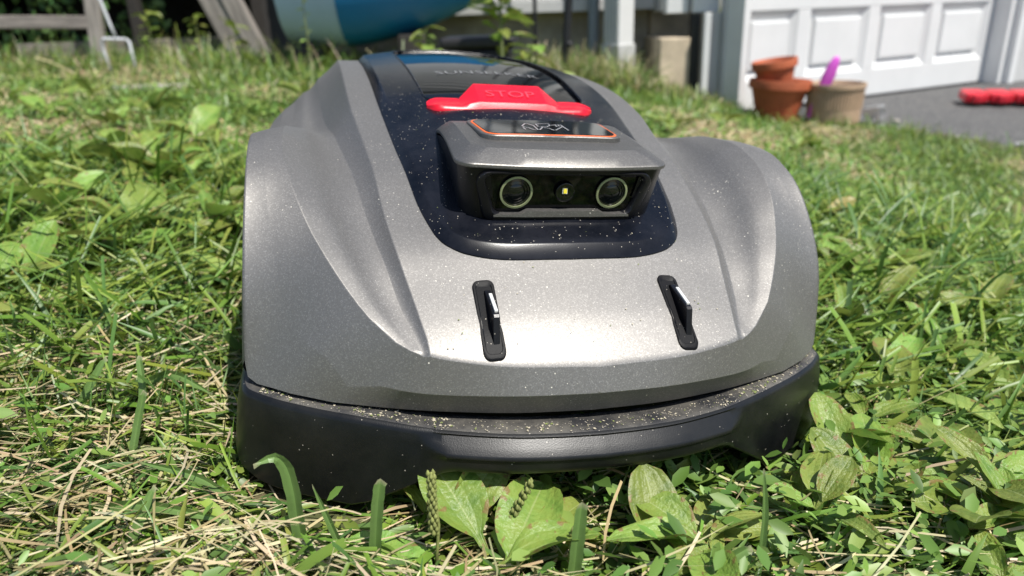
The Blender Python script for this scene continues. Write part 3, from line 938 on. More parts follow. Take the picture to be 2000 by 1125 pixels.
# charging slots with their fins
def slot(cx):
    ys = np.linspace(.3865, .4335, 24)
    a0, a1 = np.array([cx, .3865]), np.array([cx, .4335])
    slen = .047
    hwid = .0068
    def capsule(w, trim, dz, n=9):
        pts = []
        r = w * .62
        y0, y1 = .3865 + trim, .4335 - trim
        for (xc, yc, b) in ((w - r, y1 - r, 0), (-(w - r), y1 - r, 90), (-(w - r), y0 + r, 180), (w - r, y0 + r, 270)):
            for a in np.linspace(math.radians(b), math.radians(b + 90), n):
                pts.append((cx + xc + r * math.cos(a), yc + r * math.sin(a)))
        p = np.array(pts)
        return np.column_stack([p, H(p[:, 0], p[:, 1]) + dz])
    L = [capsule(hwid + .0004, -.0004, -.001), capsule(hwid + .0003, -.0003, .0012), capsule(hwid - .0002, .0002, .0016), capsule(hwid - .0014, .0020, .0015), capsule(hwid - .0018, .0026, .0009)]
    n = L[0].shape[0]
    v = np.vstack(L)
    f = grid_faces(len(L), n, 0, True)
    b4 = (len(L) - 1) * n
    f += [(b4 + a, b4 + a + 1, b4 + 2 * 9 - 2 - a, b4 + 2 * 9 - 1 - a) for a in range(8)]
    f += [(b4 + 18 + a, b4 + 18 + a + 1, b4 + 36 - 2 - a, b4 + 36 - 1 - a) for a in range(8)]
    cols = np.linspace(0, 1, 12)
    lo = np.array(L[-1][18:36]); hi = np.array(L[-1][0:18])
    b5 = len(v)
    ya, yb2 = L[-1][17][1], L[-1][18][1]
    strip = [(cx + sx * (hwid - .0018), ya + (yb2 - ya) * c, float(H(cx + sx * (hwid - .0018), ya + (yb2 - ya) * c)) + .0009) for c in cols for sx in (-1, 1)]
    v = np.vstack([v, strip])
    f += grid_faces(12, 2, b5)
    o = mpart('charging_slot', v, f, 'slotblack', sharp=30)
    # fin: a wedge standing in the slot
    x0, x1 = cx - .0008 + .0006, cx + .0040
    zb = lambda y: float(H(cx, y)) - .001
    prof = [(.4275, zb(.4275) + .001), (.4245, zb(.4245) + .0045), (.3990, zb(.3990) + .0150), (.3975, zb(.3975) + .0148), (.3935, zb(.3935) + .0015), (.3935, zb(.3935))]
    v = [(x, y, z) for x in (x0, x1) for y, z in prof]
    m_ = len(prof)
    f = [tuple(range(m_)), tuple(reversed(range(m_, 2 * m_)))] + [(k, (k + 1) % m_, m_ + (k + 1) % m_, m_ + k) for k in range(m_)]
    mpart('fin', v, f, 'pod', o, smooth=False, bevel=.0005)
    q0, q1 = (.4190, zb(.4190) + .0072), (.4012, zb(.4012) + .0143)
    v = [(x, y, z + dz) for x in (x0 + .0014, x1 - .0006) for (y, z) in (q0, q1) for dz in (-.002, .0009)]
    mpart('contact', v, BOXF, 'silver', o, smooth=False, bevel=.0003)
slot(-.0650); slot(.0650)

# chassis and wheels (seen from the side only)
ch = box_v(-.165, .165, .44, 1.05, -.262, -.222)
mpart('chassis', np.array(ch), BOXF, 'bumper', smooth=False)
def wheel(cx, cy, r, w):
    prof = [(r * .55, -w / 2), (r * .93, -w / 2), (r, -w / 2 + .006), (r, w / 2 - .006), (r * .93, w / 2), (r * .55, w / 2)]
    v, f = lathe(prof, 32)
    o = mpart('wheel', [(cx + z, cy + x, -.305 + r + y) for x, y, z in v], f, 'tyre', sharp=30)
    v, f = lathe([(.001, -w / 2 + .002), (r * .3, -w / 2 + .002), (r * .56, -w / 2 + .008), (r * .56, w / 2 - .008), (r * .3, w / 2 - .002), (.001, w / 2 - .002)], 24)
    mpart('hub', [(cx + z, cy + x, -.305 + r + y) for x, y, z in v], f, 'cap', o, sharp=30)
wheel(-.160, .96, .085, .05); wheel(.160, .96, .085, .05)
wheel(-.12, .50, .04, .03); wheel(.12, .50, .04, .03)

# loose flakes of dry clippings lying on the hood, panel and bumper ledge
dvv, dff = [], []
def flake(p, nrm, s, rot):
    n_ = Vector(nrm).normalized()
    a = n_.orthogonal().normalized()
    b = n_.cross(a)
    a2 = a * math.cos(rot) + b * math.sin(rot); b2 = n_.cross(a2)
    el = random.uniform(.25, .9)
    base = len(dvv)
    for da, db in ((-1, -.3), (.2, -1), (1, .2), (-.1, .9)):
        q = Vector(p) + a2 * (da * s) + b2 * (db * s * el) + n_ * (.0002 + .0003 * random.random())
        dvv.append(tuple(q))
    dff.append((base, base + 1, base + 2, base + 3))
for _ in range(420):
    x, y = random.uniform(-.1, .1), random.uniform(.39, .62)
    if abs(x) > .098 or (abs(abs(x) - .065) < .012 and y < .44) or (abs(x) < .078 and .462 < y < .60):
        continue
    on = y > .456 + (abs(x) / .1) ** 4 * .02
    flake((x, y, float(H(x, y)) + (.0062 if on and abs(x) < .09 else .0004)), (0, -.5, .85), random.choice([.0002, .0003, .0003, .0004, .0007]), random.random() * 6.3)
for _ in range(620):
    k = random.randrange(0, 95)
    sgn = random.choice((-1, 1))
    dn = random.uniform(.005, .017)
    u1 = random.random()
    q = (bp[k] + nin[k] * dn) * (1 - u1) + (bp[k + 1] + nin[k + 1] * dn) * u1
    flake((sgn * q[0], q[1], ztop[k] + .0016), (0, -.1, 1), random.choice([.0003, .0005, .0006, .0008, .0012]), random.random() * 6.3)
dust = mpart('clipping_flakes', dvv, dff, ['dust', 'clipping'], smooth=False, fix=False, fmat=[1 if random.random() < .35 else 0 for _ in dff])
dust['kind'] = 'stuff'
# ------------------------------------------------------------------ garage
GA = Vector((1.12, 3.62, -0.2085)); GDIR = math.atan2(0.98, 1.83)     # door runs away to the right
def gpart(t, name, u0, u1, d0, d1, z0, z1, mat, bevel=0.004):
    return box(name, u0, u1, d0, d1, z0, z1, mat, t, bevel)
door = empty('garage_door', GA, GDIR, 'white panelled garage door behind the flower pots', 'garage door')
stiles = [-0.06, 0.425, 0.955, 1.485, 1.985]
DW0, DW1 = 0.0, 2.03
# z values below are relative to the driveway
rails = [(0.012, 0.150), (0.470, 0.560), (0.880, 0.970), (1.29, 1.38), (1.70, 1.83)]
for z0, z1 in rails:
    gpart(door, 'rail', DW0, DW1, 0.0, 0.034, z0, z1, 'white_paint', 0.003)
for s in stiles[1:-1]:
    for (a, b), (c, d) in zip(rails[:-1], rails[1:]):
        gpart(door, 'stile', s - 0.045, s + 0.045, 0.0005, 0.034, b + 0.0005, c - 0.0005, 'white_paint', 0.002)
for (a, b), (c, d) in zip(rails[:-1], rails[1:]):
    gpart(door, 'stile', DW0, DW0 + 0.03, 0.0005, 0.034, b + 0.0005, c - 0.0005, 'white_paint', 0.002)
    gpart(door, 'stile', DW1 - 0.045, DW1, 0.0005, 0.034, b + 0.0005, c - 0.0005, 'white_paint', 0.002)
def door_panel(u0, u1, z0, z1):
    """Embossed panel: sloping bevel down to a groove, then a raised field."""
    L = []
    for inset_, dep in ((0.0, 0.004), (0.036, 0.026), (0.044, 0.026), (0.050, 0.010), (0.060, 0.008)):
        L += [(u0 + inset_, dep, z0 + inset_), (u1 - inset_, dep, z0 + inset_), (u1 - inset_, dep, z1 - inset_), (u0 + inset_, dep, z1 - inset_)]
    f = grid_faces(5, 4, 0, True) + [(16, 17, 18, 19)]
    part('panel', L, f, 'white_paint', door, smooth=False)
su = [0.03] + [x for s in stiles[1:-1] for x in (s - 0.045, s + 0.045)] + [DW1 - 0.045]
for (a, b), (c, d) in zip(rails[:-1], rails[1:]):
    for k in range(0, len(su), 2):
        door_panel(su[k], su[k + 1], b, c)
gpart(door, 'backing', DW0, DW1, 0.036, 0.05, 0.012, 1.83, 'grey_trim', 0)
gpart(door, 'bottom_seal', DW0, DW1, 0.006, 0.030, 0.0, 0.0118, 'black_plastic', 0)

garage = empty('garage_wall', GA, GDIR, 'white and grey garage wall with trim boards round the door', 'wall')
gpart(garage, 'door_jamb', -0.045, -0.002, -0.06, 0.05, 0.0, 1.9, 'white_paint')
gpart(garage, 'door_jamb', 2.034, 2.075, -0.10, 0.05, 0.0, 1.9, 'white_paint')
gpart(garage, 'corner_board', 2.077, 2.13, -0.14, 0.05, 0.0, 2.3, 'white_paint')
gpart(garage, 'side_wall', 2.132, 3.6, -0.115, 0.05, 0.0, 2.3, 'grey_trim')
gpart(garage, 'header', -0.045, 2.075, -0.02, 0.05, 1.905, 2.3, 'white_siding')

# ------------------------------------------------------------------ house
hs = empty('house', (0.1, 4.2, Gs(0.1, 4.2)), 0, 'white sided house with grey rendered foundation behind the mower', 'house')
HX, HY, HZ = 0.1, 4.2, Gs(0.1, 4.2)
def hbox(name, x0, x1, y0, y1, z0, z1, mat, bevel=0.004):
    return box(name, x0 - HX, x1 - HX, y0 - HY, y1 - HY, z0 - HZ, z1 - HZ, mat, hs, bevel)
hbox('foundation', -0.95, 0.80, 4.22, 4.5, -0.3, 0.36, 'stucco', 0.01)
fv = [(0.80, 4.16), (1.16, 4.34), (1.16, 4.6), (0.80, 4.5)]
fq = [(x - HX, y - HY, z - HZ) for z in (-0.3, 0.30) for x, y in fv]
part('foundation', fq, [(0, 1, 5, 4), (1, 2, 6, 5), (2, 3, 7, 6), (3, 0, 4, 7), (4, 5, 6, 7)], 'sunlit_stucco', hs, smooth=False)  # section turned towards the sun, its sunlit tone put into the colour
hbox('sunlit_patch_block', 0.765, 0.912, 3.73, 4.15, -0.3, 0.152, 'sunlit_stucco', 0.006)  # block added before the wall, shaped and coloured as the foundation's sunlit patch
hbox('sill_board', -0.95, 0.80, 4.08, 4.215, 0.285, 0.345, 'grey_trim')
hbox('sill_board', 0.802, 1.00, 3.86, 4.15, 0.272, 0.36, 'white_paint')
hbox('trim_block', 0.80, 0.905, 3.78, 3.858, 0.262, 0.42, 'white_paint')
for k in range(20):
    z0 = 0.348 + k * 0.105
    L = [(-0.95, 4.10), (0.98, 4.10)]
    lap = [(4.098, z0), (4.098 - 0.012, z0), (4.124, z0 + 0.109), (4.135, z0 + 0.109), (4.135, z0)]
    v = [(x - HX, y - HY, z - HZ) for x in (-0.95, 0.98) for y, z in lap[1:]]
    part('siding_board', v, [(0, 1, 5, 4), (1, 2, 6, 5), (2, 3, 7, 6), (3, 0, 4, 7), (0, 3, 2, 1), (4, 5, 6, 7)], 'white_siding', hs, smooth=False)
hbox('wall_core', -0.95, 0.98, 4.137, 4.9, 0.362, 2.45, 'grey_trim', 0)
hbox('eave', -1.05, 1.0, 4.02, 4.95, 2.46, 2.52, 'grey_trim')

# trim boards between house and garage
t = empty('corner_trim', (0.95, 3.72, Gs(0.95, 3.72)), 0, 'pale vertical trim boards beside the garage door with black strip', 'trim')
tz = Gs(0.95, 3.72)
def tb(name, x0, x1, y0, y1, mat, z0=-0.22, z1=2.3):
    return box(name, x0 - 0.95, x1 - 0.95, y0 - 3.72, y1 - 3.72, z0 - tz, z1 - tz, mat, t, 0.003)
tb('dark_strip', 0.917, 0.957, 3.74, 3.80, 'black_metal', z1=0.26)
tb('board', 0.959, 0.990, 3.66, 3.70, 'white_paint', z1=0.262)
tb('board', 0.992, 1.046, 3.69, 3.74, 'grey_trim', z1=0.262)
tb('board', 1.048, 1.078, 3.64, 3.72, 'grey_trim')
tb('board', 0.92, 1.046, 3.745, 3.80, 'white_paint', 0.264, 2.3)

# porch post: square, set diagonally, with a sleeve at its foot
pz0 = Gs(0.585, 3.9)
post = empty('porch_post', (0.585, 3.9, pz0), math.radians(38), 'white square porch post with a sleeve at its foot', 'post')
box('shaft', -0.054, 0.054, -0.054, 0.054, 0.0, 2.45, 'white_paint', post, 0.004)
for k in range(4):
    box('flute', -0.0575, -0.0548, -0.045 + k * 0.024, -0.033 + k * 0.024, 0.20, 2.4, 'grey_trim', post, 0.001)
box('sleeve', -0.062, 0.062, -0.062, 0.062, 0.004, 0.185, 'grey_trim', post, 0.004)
def straight(name, p0, p1, r, mat, label, cat, extra=None):
    g = Vector(p0)
    v, f = tube([Vector((0, 0, 0)), (Vector(p1) - g) * 0.5, Vector(p1) - g], r, 12)
    e = empty(name, p0, 0, label, cat)
    part('shaft', v, f, mat, e, sharp=40)
    if extra:
        extra(e, Vector(p1) - g)
    return e
def pole_knob(e, dvec):
    v, f = lathe([(0.001, -0.012), (0.012, -0.010), (0.014, 0.0), (0.012, 0.010), (0.001, 0.012)], 12)
    p = dvec * 0.105 + Vector((0.014, -0.02, 0))
    part('knob', [(p.x + x, p.y + z, p.z + y) for x, y, z in v], f, 'black_metal', e)
    v, f = lathe([(0.001, 0), (0.05, 0.002), (0.045, 0.012), (0.022, 0.02), (0.019, 0.05)], 16)
    part('foot', v, f, 'black_metal', e, sharp=40)
straight('metal_pole', (0.280, 3.6, Gs(0.28, 3.6)), (0.41, 3.6, 1.7), 0.019, 'black_metal', 'slim black metal pole standing before the house wall', 'pole', pole_knob)
straight('metal_pole', (0.165, 3.95, Gs(0.165, 3.95)), (0.165, 3.95, 1.6), 0.010, 'black_metal', 'thin dark rod rising behind the weeds', 'pole')
straight('drain_pipe', (0.470, 4.03, Gs(0.47, 4.03)), (0.500, 4.03, 2.3), 0.030, 'grey_pipe', 'blue grey drain pipe left of the white porch post', 'pipe')

# ------------------------------------------------------------------ pots on the driveway edge
def pot_mesh(rb, rt, h, rim_h, rim_out, wall=0.008):
    prof = [(0.001, 0.0), (rb * 0.9, 0.0), (rb, 0.004), (rt - rim_out * 0.3, h - rim_h), (rt + rim_out, h - rim_h + 0.002), (rt + rim_out * 1.15, h - 0.004), (rt + rim_out * 1.05, h),
            (rt + rim_out - wall, h), (rt - wall, h - 0.012), (rt - wall - 0.004, h - rim_h - 0.01), ((rb + rt) / 2 - wall, h * 0.55)]
    return lathe(prof, 40)
def pot(name, loc, rb, rt, h, rim_h, rim_out, mat, label, tilt=(0, 0, 0), soil=True, ribs=False):
    e = empty(name, loc, 0, label, 'pot')
    e.rotation_euler = tilt
    v, f = pot_mesh(rb, rt, h, rim_h, rim_out)
    part('pot_body', v, f, mat, e, sharp=28)
    if soil:
        v, f = lathe([(0.001, h * 0.62), (rt * 0.86, h * 0.60)], 24)
        part('soil', v, f, 'soil', e)
    return e
gz = -0.2085
v, f = lathe([(0.001, 0), (0.105, 0), (0.118, 0.022), (0.112, 0.022), (0.102, 0.006), (0.001, 0.006)], 32)
e = empty('pot_saucer', (1.225, 3.36, gz), 0, 'low terracotta saucer under the orange pot', 'saucer')
part('dish', v, f, 'terracotta', e, sharp=30)
pot('flower_pot', (1.228, 3.36, gz + 0.0065), 0.086, 0.124, 0.178, 0.040, 0.010, 'terracotta', 'larger terracotta pot standing upright on its saucer', (0, math.radians(2.5), 0))
pot('flower_pot', (1.222, 3.365, gz + 0.115), 0.062, 0.090, 0.155, 0.034, 0.008, 'terracotta', 'smaller terracotta pot tilted inside the upright orange one', (0, math.radians(-8), 0), soil=False)
tan = pot('flower_pot', (1.462, 3.30, gz), 0.112, 0.118, 0.168, 0.022, 0.006, 'tan', 'wide tan ribbed pot right of the terracotta pots')
vv_, ff_ = [], []
for k in range(56):
    a = 2 * math.pi * k / 56
    b0 = len(vv_)
    for da, rr in ((-0.028, 0.0), (0.0, 0.0026), (0.028, 0.0)):
        for z_, r_0 in ((0.062, 0.1142), (0.142, 0.1172)):
            vv_.append(((r_0 + rr) * math.cos(a + da), (r_0 + rr) * math.sin(a + da), z_))
    ff_ += [(b0, b0 + 2, b0 + 3, b0 + 1), (b0 + 2, b0 + 4, b0 + 5, b0 + 3)]
part('ribbing', vv_, ff_, 'tan', tan, smooth=False)['kind'] = 'stuff'
# pink trowel standing in the tan pot
tr = empty('trowel', (1.375, 3.27, gz + 0.10), 0, 'bright pink plastic trowel stuck in the tan pot', 'trowel')
tr.rotation_euler = (math.radians(6), math.radians(17), 0)
v, f = lathe([(0.001, 0.0), (0.012, 0.004), (0.015, 0.03), (0.026, 0.07), (0.028, 0.11), (0.024, 0.15), (0.016, 0.182), (0.006, 0.192), (0.001, 0.193)], 18, 0.55)
part('handle', v, f, 'pink', tr)
v, f = lathe([(0.001, -0.10), (0.012, -0.085), (0.020, -0.03), (0.014, 0.006)], 14, 0.25)
part('blade', v, f, 'pink', tr)
# clear plastic cup
cup = empty('plastic_cup', (1.592, 3.27, gz), 0, 'clear crumpled plastic cup beside the tan pot', 'cup')
cup.rotation_euler = (math.radians(80), 0, math.radians(35))
cup.location.z = gz + 0.034
v, f = lathe([(0.001, 0), (0.024, 0), (0.025, 0.003), (0.033, 0.075), (0.035, 0.077), (0.033, 0.078), (0.0235, 0.004), (0.001, 0.003)], 20)
part('cup_wall', v, f, 'clear', cup, sharp=40)
# red interlocking mats
rm = empty('red_mat', (2.48, 3.62, gz + 0.012), math.radians(-22), 'red plastic mat tiles lying on the driveway', 'mat')
mv, mf = [], []
for iu in range(6):
    u0 = -0.22 + iu * 0.105
    e_ = empty
    o = box('tile', u0, u0 + 0.1, -0.10, 0.10, 0.004, 0.052, 'redmat', rm, 0.012)
    o = box('tab', u0 + 0.028, u0 + 0.072, -0.128, -0.098, 0.006, 0.048, 'redmat', rm, 0.010)
v = [(x + (0.006 if z > 0 else 0), y, z) for x in (-0.020, 0.020) for y in (-0.008, 0.008) for z in (0, 0.006)]
lit = part('paper_scrap', v, BOXF, 'white_siding', None, smooth=False)
lit.location = (1.86, 2.62, gz + 0.002)
tag(lit, 'small white scrap lying on the driveway near the lawn', 'scrap')
for k, (x, y, s, lb) in enumerate([(1.70, 3.20, 0.018, 'pale pebble on the driveway just right of the cup'), (1.66, 2.98, 0.012, 'small pale pebble on the driveway near the lawn edge'), (1.73, 2.80, 0.010, 'tiny pale pebble nearest the lawn on the driveway')]):
    v, f = lathe([(0.001, 0), (0.8, 0.1), (1, 0.4), (0.7, 0.75), (0.001, 0.8)], 9, 0.7)
    o = part('pebble', [(a * s * (1 + 0.2 * math.sin(3 * i)), b * s, c * s) for i, (a, b, c) in enumerate(v)], f, 'stone')
    o.location = (x, y, gz)
    tag(o, lb, 'pebble')

# ------------------------------------------------------------------ left side: shed, timbers, ladder, boat
sz = 0.105
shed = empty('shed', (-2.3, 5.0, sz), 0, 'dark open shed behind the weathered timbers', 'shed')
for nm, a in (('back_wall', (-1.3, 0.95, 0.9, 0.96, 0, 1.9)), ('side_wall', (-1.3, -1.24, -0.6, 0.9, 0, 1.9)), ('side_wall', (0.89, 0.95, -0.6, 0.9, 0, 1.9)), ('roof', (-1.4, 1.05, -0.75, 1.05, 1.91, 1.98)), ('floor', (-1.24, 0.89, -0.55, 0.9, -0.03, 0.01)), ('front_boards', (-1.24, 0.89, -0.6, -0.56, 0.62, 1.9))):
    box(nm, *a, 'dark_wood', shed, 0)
def timber(name, x0, x1, y0, y1, z0, z1, mat, label, cat='timber', bevel=0.006):
    e = box(name, x0, x1, y0, y1, z0, z1, mat, None, bevel)
    cx, cy, cz = (x0 + x1) / 2, (y0 + y1) / 2, z0
    for vtx in e.data.vertices:
        vtx.co -= Vector((cx, cy, cz))
    e.location = (cx, cy, cz)
    return tag(e, label, cat)
timber('timber_beam', -2.70, -1.44, 4.28, 4.37, 0.095, 0.216, 'wood', 'long grey weathered beam lying across the shed opening')
timber('timber_post', -2.00, -1.945, 4.18, 4.25, 0.10, 1.7, 'dark_wood', 'dark upright post just behind the ladder', 'post')
br_ = empty('timber_brace', (-1.345, 4.15, 0.10), 0, 'grey slanting timber brace leaning left of the boat', 'timber')
br_.rotation_euler = (0, math.radians(-22), 0)
box('board', -0.115, -0.006, -0.03, 0.03, -0.04, 1.7, 'wood_v', br_, 0.006)
box('board', -0.004, 0.085, -0.045, 0.025, -0.04, 1.7, 'wood_v', br_, 0.006)
lad = empty('wooden_ladder', (-2.005, 3.8, Gs(-2.0, 3.8) - 0.01), 0, 'grey weathered wooden ladder standing at the left edge', 'ladder')
lad.rotation_euler = (math.radians(-6), math.radians(2.0), 0)
box('rail', -0.034, 0.034, -0.02, 0.02, 0, 1.8, 'wood_v', lad, 0.004)
box('rail', -0.94, -0.872, -0.02, 0.02, 0, 1.8, 'wood_v', lad, 0.004)
for k in range(5):
    box('rung', -0.87, -0.036, -0.018, 0.018, 0.183 + k * 0.32, 0.245 + k * 0.32, 'wood', lad, 0.006)
edg = timber('edging_board', -1.60, -1.12, 2.60, 2.66, Gs(-1.35, 2.6) - 0.02, Gs(-1.35, 2.6) + 0.016, 'stone', 'low pale edging stone half hidden in the grass', 'edging')
bk = timber('loose_brick', -1.76, -1.66, 4.18, 4.24, 0.085, 0.125, 'brick', 'red brick lying under the weathered beam', 'brick')
# wire stake
ws = empty('wire_stake', (-1.66, 3.3, 0.10), 0, 'white wire yard stake standing beside the ladder', 'stake')
wp = lambda x, z: (x + 1.66, 0, z - 0.10)
for nm, pts in (('stem', [wp(-1.735, 0.62), wp(-1.70, 0.48), wp(-1.664, 0.30), wp(-1.652, 0.25)]),
                ('frame', [wp(-1.700, 0.09), wp(-1.714, 0.19), wp(-1.716, 0.238), wp(-1.706, 0.248), wp(-1.66, 0.245), wp(-1.612, 0.242), wp(-1.600, 0.232), wp(-1.598, 0.18), wp(-1.592, 0.09)])):
    v, f = tube(pts, 0.0062, 8)
    part(nm, v, f, 'wire', ws)
# small upturned boat: pale transom on the left, blue hull rising to the right
boat = empty('small_boat', (-0.745, 3.66, 0.150), 0, 'blue plastic boat with a pale blue stern resting on the grass', 'boat')
bv, NB, NS = [], 26, 18
for i in range(NB):
    t_ = i / (NB - 1)
    x = 0.02 + t_ * 0.78
    keel = 0.015 + 0.26 * t_ ** 1.6
    top = 0.62 + 0.05 * t_
    halfw = 0.30 * (1 - t_ ** 3.0) + 0.01
    for j in range(NS):
        a = math.pi * j / (NS - 1)
        cy = -math.cos(a) * halfw
        zz_ = top - (top - keel) * (math.sin(a) ** 0.55)
        bv.append((x, cy + 0.12 * t_, zz_))
part('hull', bv, grid_faces(NB, NS), 'blue', boat)
tvv = [(-0.235 + 0.0 * y, y, z) for y, z in ()]
prow = []
for i in range(10):
    s = i / 9
    for j in range(NS):
        a = math.pi * j / (NS - 1)
        k_ = 1 - 0.06 * s
        prow.append((0.02 - 0.27 * s, -math.cos(a) * 0.30 * (1 - 0.10 * s), 0.62 - (0.605 - 0.03 * s) * (math.sin(a) ** 0.55)))
part('stern', prow, grid_faces(10, NS) + [tuple(range(9 * NS, 10 * NS))], 'paleblue', boat, sharp=40)
part('deck', [(-0.245, -0.27, 0.62), (0.02, -0.30, 0.62), (0.62, -0.1, 0.65), (0.79, 0.12, 0.67), (0.62, 0.3, 0.65), (0.02, 0.30, 0.62), (-0.245, 0.27, 0.62)], [(0, 1, 2, 3, 4, 5, 6)], 'paleblue', boat, smooth=False)
for bx0, lb in ((-0.90, 'dark timber block propping the pale end of the boat'), (-0.42, 'dark timber block propping the blue end of the boat')):
    timber('timber_block', bx0 - 0.06, bx0 + 0.06, 3.5, 3.8, Gs(bx0, 3.6) - 0.01, 0.165 if bx0 < -0.6 else 0.215, 'dark_wood', lb, 'timber block')
# black tub behind the mower
tub = empty('plastic_tub', (-0.075, 2.42, Gs(-0.075, 2.42)), math.radians(-6), 'black plastic tub standing in the grass behind the mower', 'tub')
box('tub_body', -0.10, 0.10, -0.07, 0.07, 0, 0.20, 'black_plastic', tub, 0.012)
box('tub_lid', -0.116, 0.116, -0.082, 0.082, 0.201, 0.238, 'black_plastic', tub, 0.012)
# ------------------------------------------------------------------ lawn
MX, MZ_ = 0.226, -0.293
_bpx = np.array([p[0] for p in BP]); _bpy = np.array([p[1] for p in BP])
def inside_mower(P, pad=0.006):
    """True where world points fall within the mower's body."""
    q = to_mower(P)
    ax = np.abs(q[:, 0])
    front = np.interp(ax, _bpx, _bpy) - 0.006 - pad
    floor = np.interp(ax, [0, .09, .14, .2, .23], [-.2580, -.2580, -.288, -.290, -.27]) - .004
    return (ax < MX + pad) & (q[:, 1] > front) & (q[:, 1] < 1.13) & (q[:, 2] > floor)
def under_mower(x, y, pad=0.0):
    q = to_mower(np.column_stack([x, y, np.zeros(len(x))]))
    return (np.abs(q[:, 0]) < 0.19 + pad) & (q[:, 1] > 0.46 - pad) & (q[:, 1] < 1.08)

def point_in_view(n, y0, y1, spread=0.80, pad=0.25, dens=1.0):
    """Random ground points in the wedge the photograph looks over."""
    u = rng.random(n)
    y = y0 + (y1 - y0) * u ** dens
    hw = pad + spread * y
    x = (rng.random(n) * 2 - 1) * hw
    return x, y

def strips(x, y, L, W, head, elev, curl, col, K, blunt, z0=None, twist=None, vfold=0.0, skew=None):
    """Vectorised blades: returns verts, quads and colours."""
    n = len(x)
    z = G(x, y) + (0.0 if z0 is None else z0)
    pts = np.zeros((n, K + 1, 3))
    pts[:, 0] = np.column_stack([x, y, z])
    hd = head.copy()
    sk = np.zeros(n) if skew is None else skew
    for k in range(K):
        e = elev - curl * (k + 0.5) / K
        h = hd + sk * k / K
        step = (L / K)[:, None] * np.column_stack([np.cos(e) * np.cos(h), np.cos(e) * np.sin(h), np.sin(e)])
        pts[:, k + 1] = pts[:, k] + step
    g = G(pts[..., 0], pts[..., 1]) + 0.0015
    low = pts[..., 2] < g
    pts[..., 2] = np.where(low, g + 0.004 * rng.random(n)[:, None], pts[..., 2])
    bad = np.zeros(n, bool)
    for k in range(K + 1):
        bad |= inside_mower(pts[:, k])
        bad |= (np.hypot(pts[:, k, 0], pts[:, k, 1]) < 0.22) & (pts[:, k, 2] > 0.06)
    if len(x) < 40000:
        for k in range(1, K + 1):
            q = to_mower(pts[:, k])
            zone = (np.abs(q[:, 0]) < .25) & (q[:, 1] > np.interp(np.abs(q[:, 0]), _bpx, _bpy) - .055) & (q[:, 1] < np.interp(np.abs(q[:, 0]), _bpx, _bpy) + .01)
            bad |= zone & (q[:, 2] > -.283) & (rng.random(len(q)) < .85)
    ok = ~bad
    pts, W, hd, blunt, col = pts[ok], W[ok], hd[ok], blunt[ok], col[ok]
    tw = (rng.random(n) - .5)[ok] * 1.6 if twist is None else twist[ok]
    n = len(pts)
    side = np.column_stack([-np.sin(hd) * np.cos(tw), np.cos(hd) * np.cos(tw), np.sin(tw)])
    t = np.linspace(0, 1, K + 1)
    prof_b = 1 - 0.18 * t
    prof_s = np.clip(1 - t ** 2.2, 0.04, 1)
    prof = np.where(blunt[:, None], prof_b[None], prof_s[None]) * np.clip(0.55 + t[None] * 3, 0, 1)
    off = side[:, None, :] * (W[:, None] * prof)[..., None] * 0.5
    if vfold > 0:
        up_ = np.zeros_like(off); up_[..., 2] = -(W[:, None] * prof) * vfold
        V = np.stack([pts - off, pts + up_, pts + off], axis=2)
        m = 3
    else:
        V = np.stack([pts - off, pts + off], axis=2)
        m = 2
    base = (np.arange(n) * (K + 1) * m)[:, None, None]
    kk = (np.arange(K) * m)[None, :, None]
    jj = np.arange(m - 1)[None, None, :]
    a = base + kk + jj
    quads = np.stack([a, a + 1, a + 1 + m, a + m], axis=-1).reshape(-1, 4)
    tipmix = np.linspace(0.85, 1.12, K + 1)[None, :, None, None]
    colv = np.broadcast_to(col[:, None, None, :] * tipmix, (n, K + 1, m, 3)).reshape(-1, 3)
    return V.reshape(-1, 3), quads, colv

def np_mesh(name, chunks, mat):
    vs_, qs, cs = [], [], []
    b = 0
    for v, q, c in chunks:
        vs_.append(v); qs.append(q + b); cs.append(c); b += len(v)
    v = np.concatenate(vs_); q = np.concatenate(qs); c = np.concatenate(cs)
    me = bpy.data.meshes.new(name)
    me.vertices.add(len(v)); me.vertices.foreach_set('co', v.ravel().astype(np.float32))
    me.loops.add(q.size); me.loops.foreach_set('vertex_index', q.ravel().astype(np.int32))
    me.polygons.add(len(q)); me.polygons.foreach_set('loop_start', (np.arange(len(q)) * q.shape[1]).astype(np.int32))
    me.polygons.foreach_set('use_smooth', np.ones(len(q), bool))
    me.materials.append(M[mat])
    at = me.color_attributes.new('Col', 'FLOAT_COLOR', 'POINT')
    rgba = np.ones((len(v), 4), np.float32); rgba[:, :3] = np.clip(c, 0, 1)
    at.data.foreach_set('color', rgba.ravel())
    me.update()
    me.validate()
    return me

GREENS = np.array([(.115, .205, .026), (.155, .265, .040), (.085, .165, .040), (.215, .295, .046), (.125, .22, .055), (.26, .325, .062)])
STRAWS = np.array([(.52, .43, .24), (.66, .57, .36), (.42, .32, .17), (.60, .53, .31), (.42, .38, .19)])
def pick(arr, n, jitter=0.22, p=None):
    c = arr[rng.choice(len(arr), n, p=p)]
    return c * (1 + jitter * (rng.random((n, 1)) * 2 - 1)) * (1 + 0.08 * (rng.random((n, 3)) * 2 - 1))
def patch(x, y, f, ph):
    return 0.5 + 0.5 * np.sin(f * x + ph) * np.sin(f * 0.83 * y + 1.7 * ph) + 0.25 * np.sin(2.3 * f * x - 1.1 * f * y + ph)

U = lambda a, b, n: a + (b - a) * rng.random(n)
chunks = []
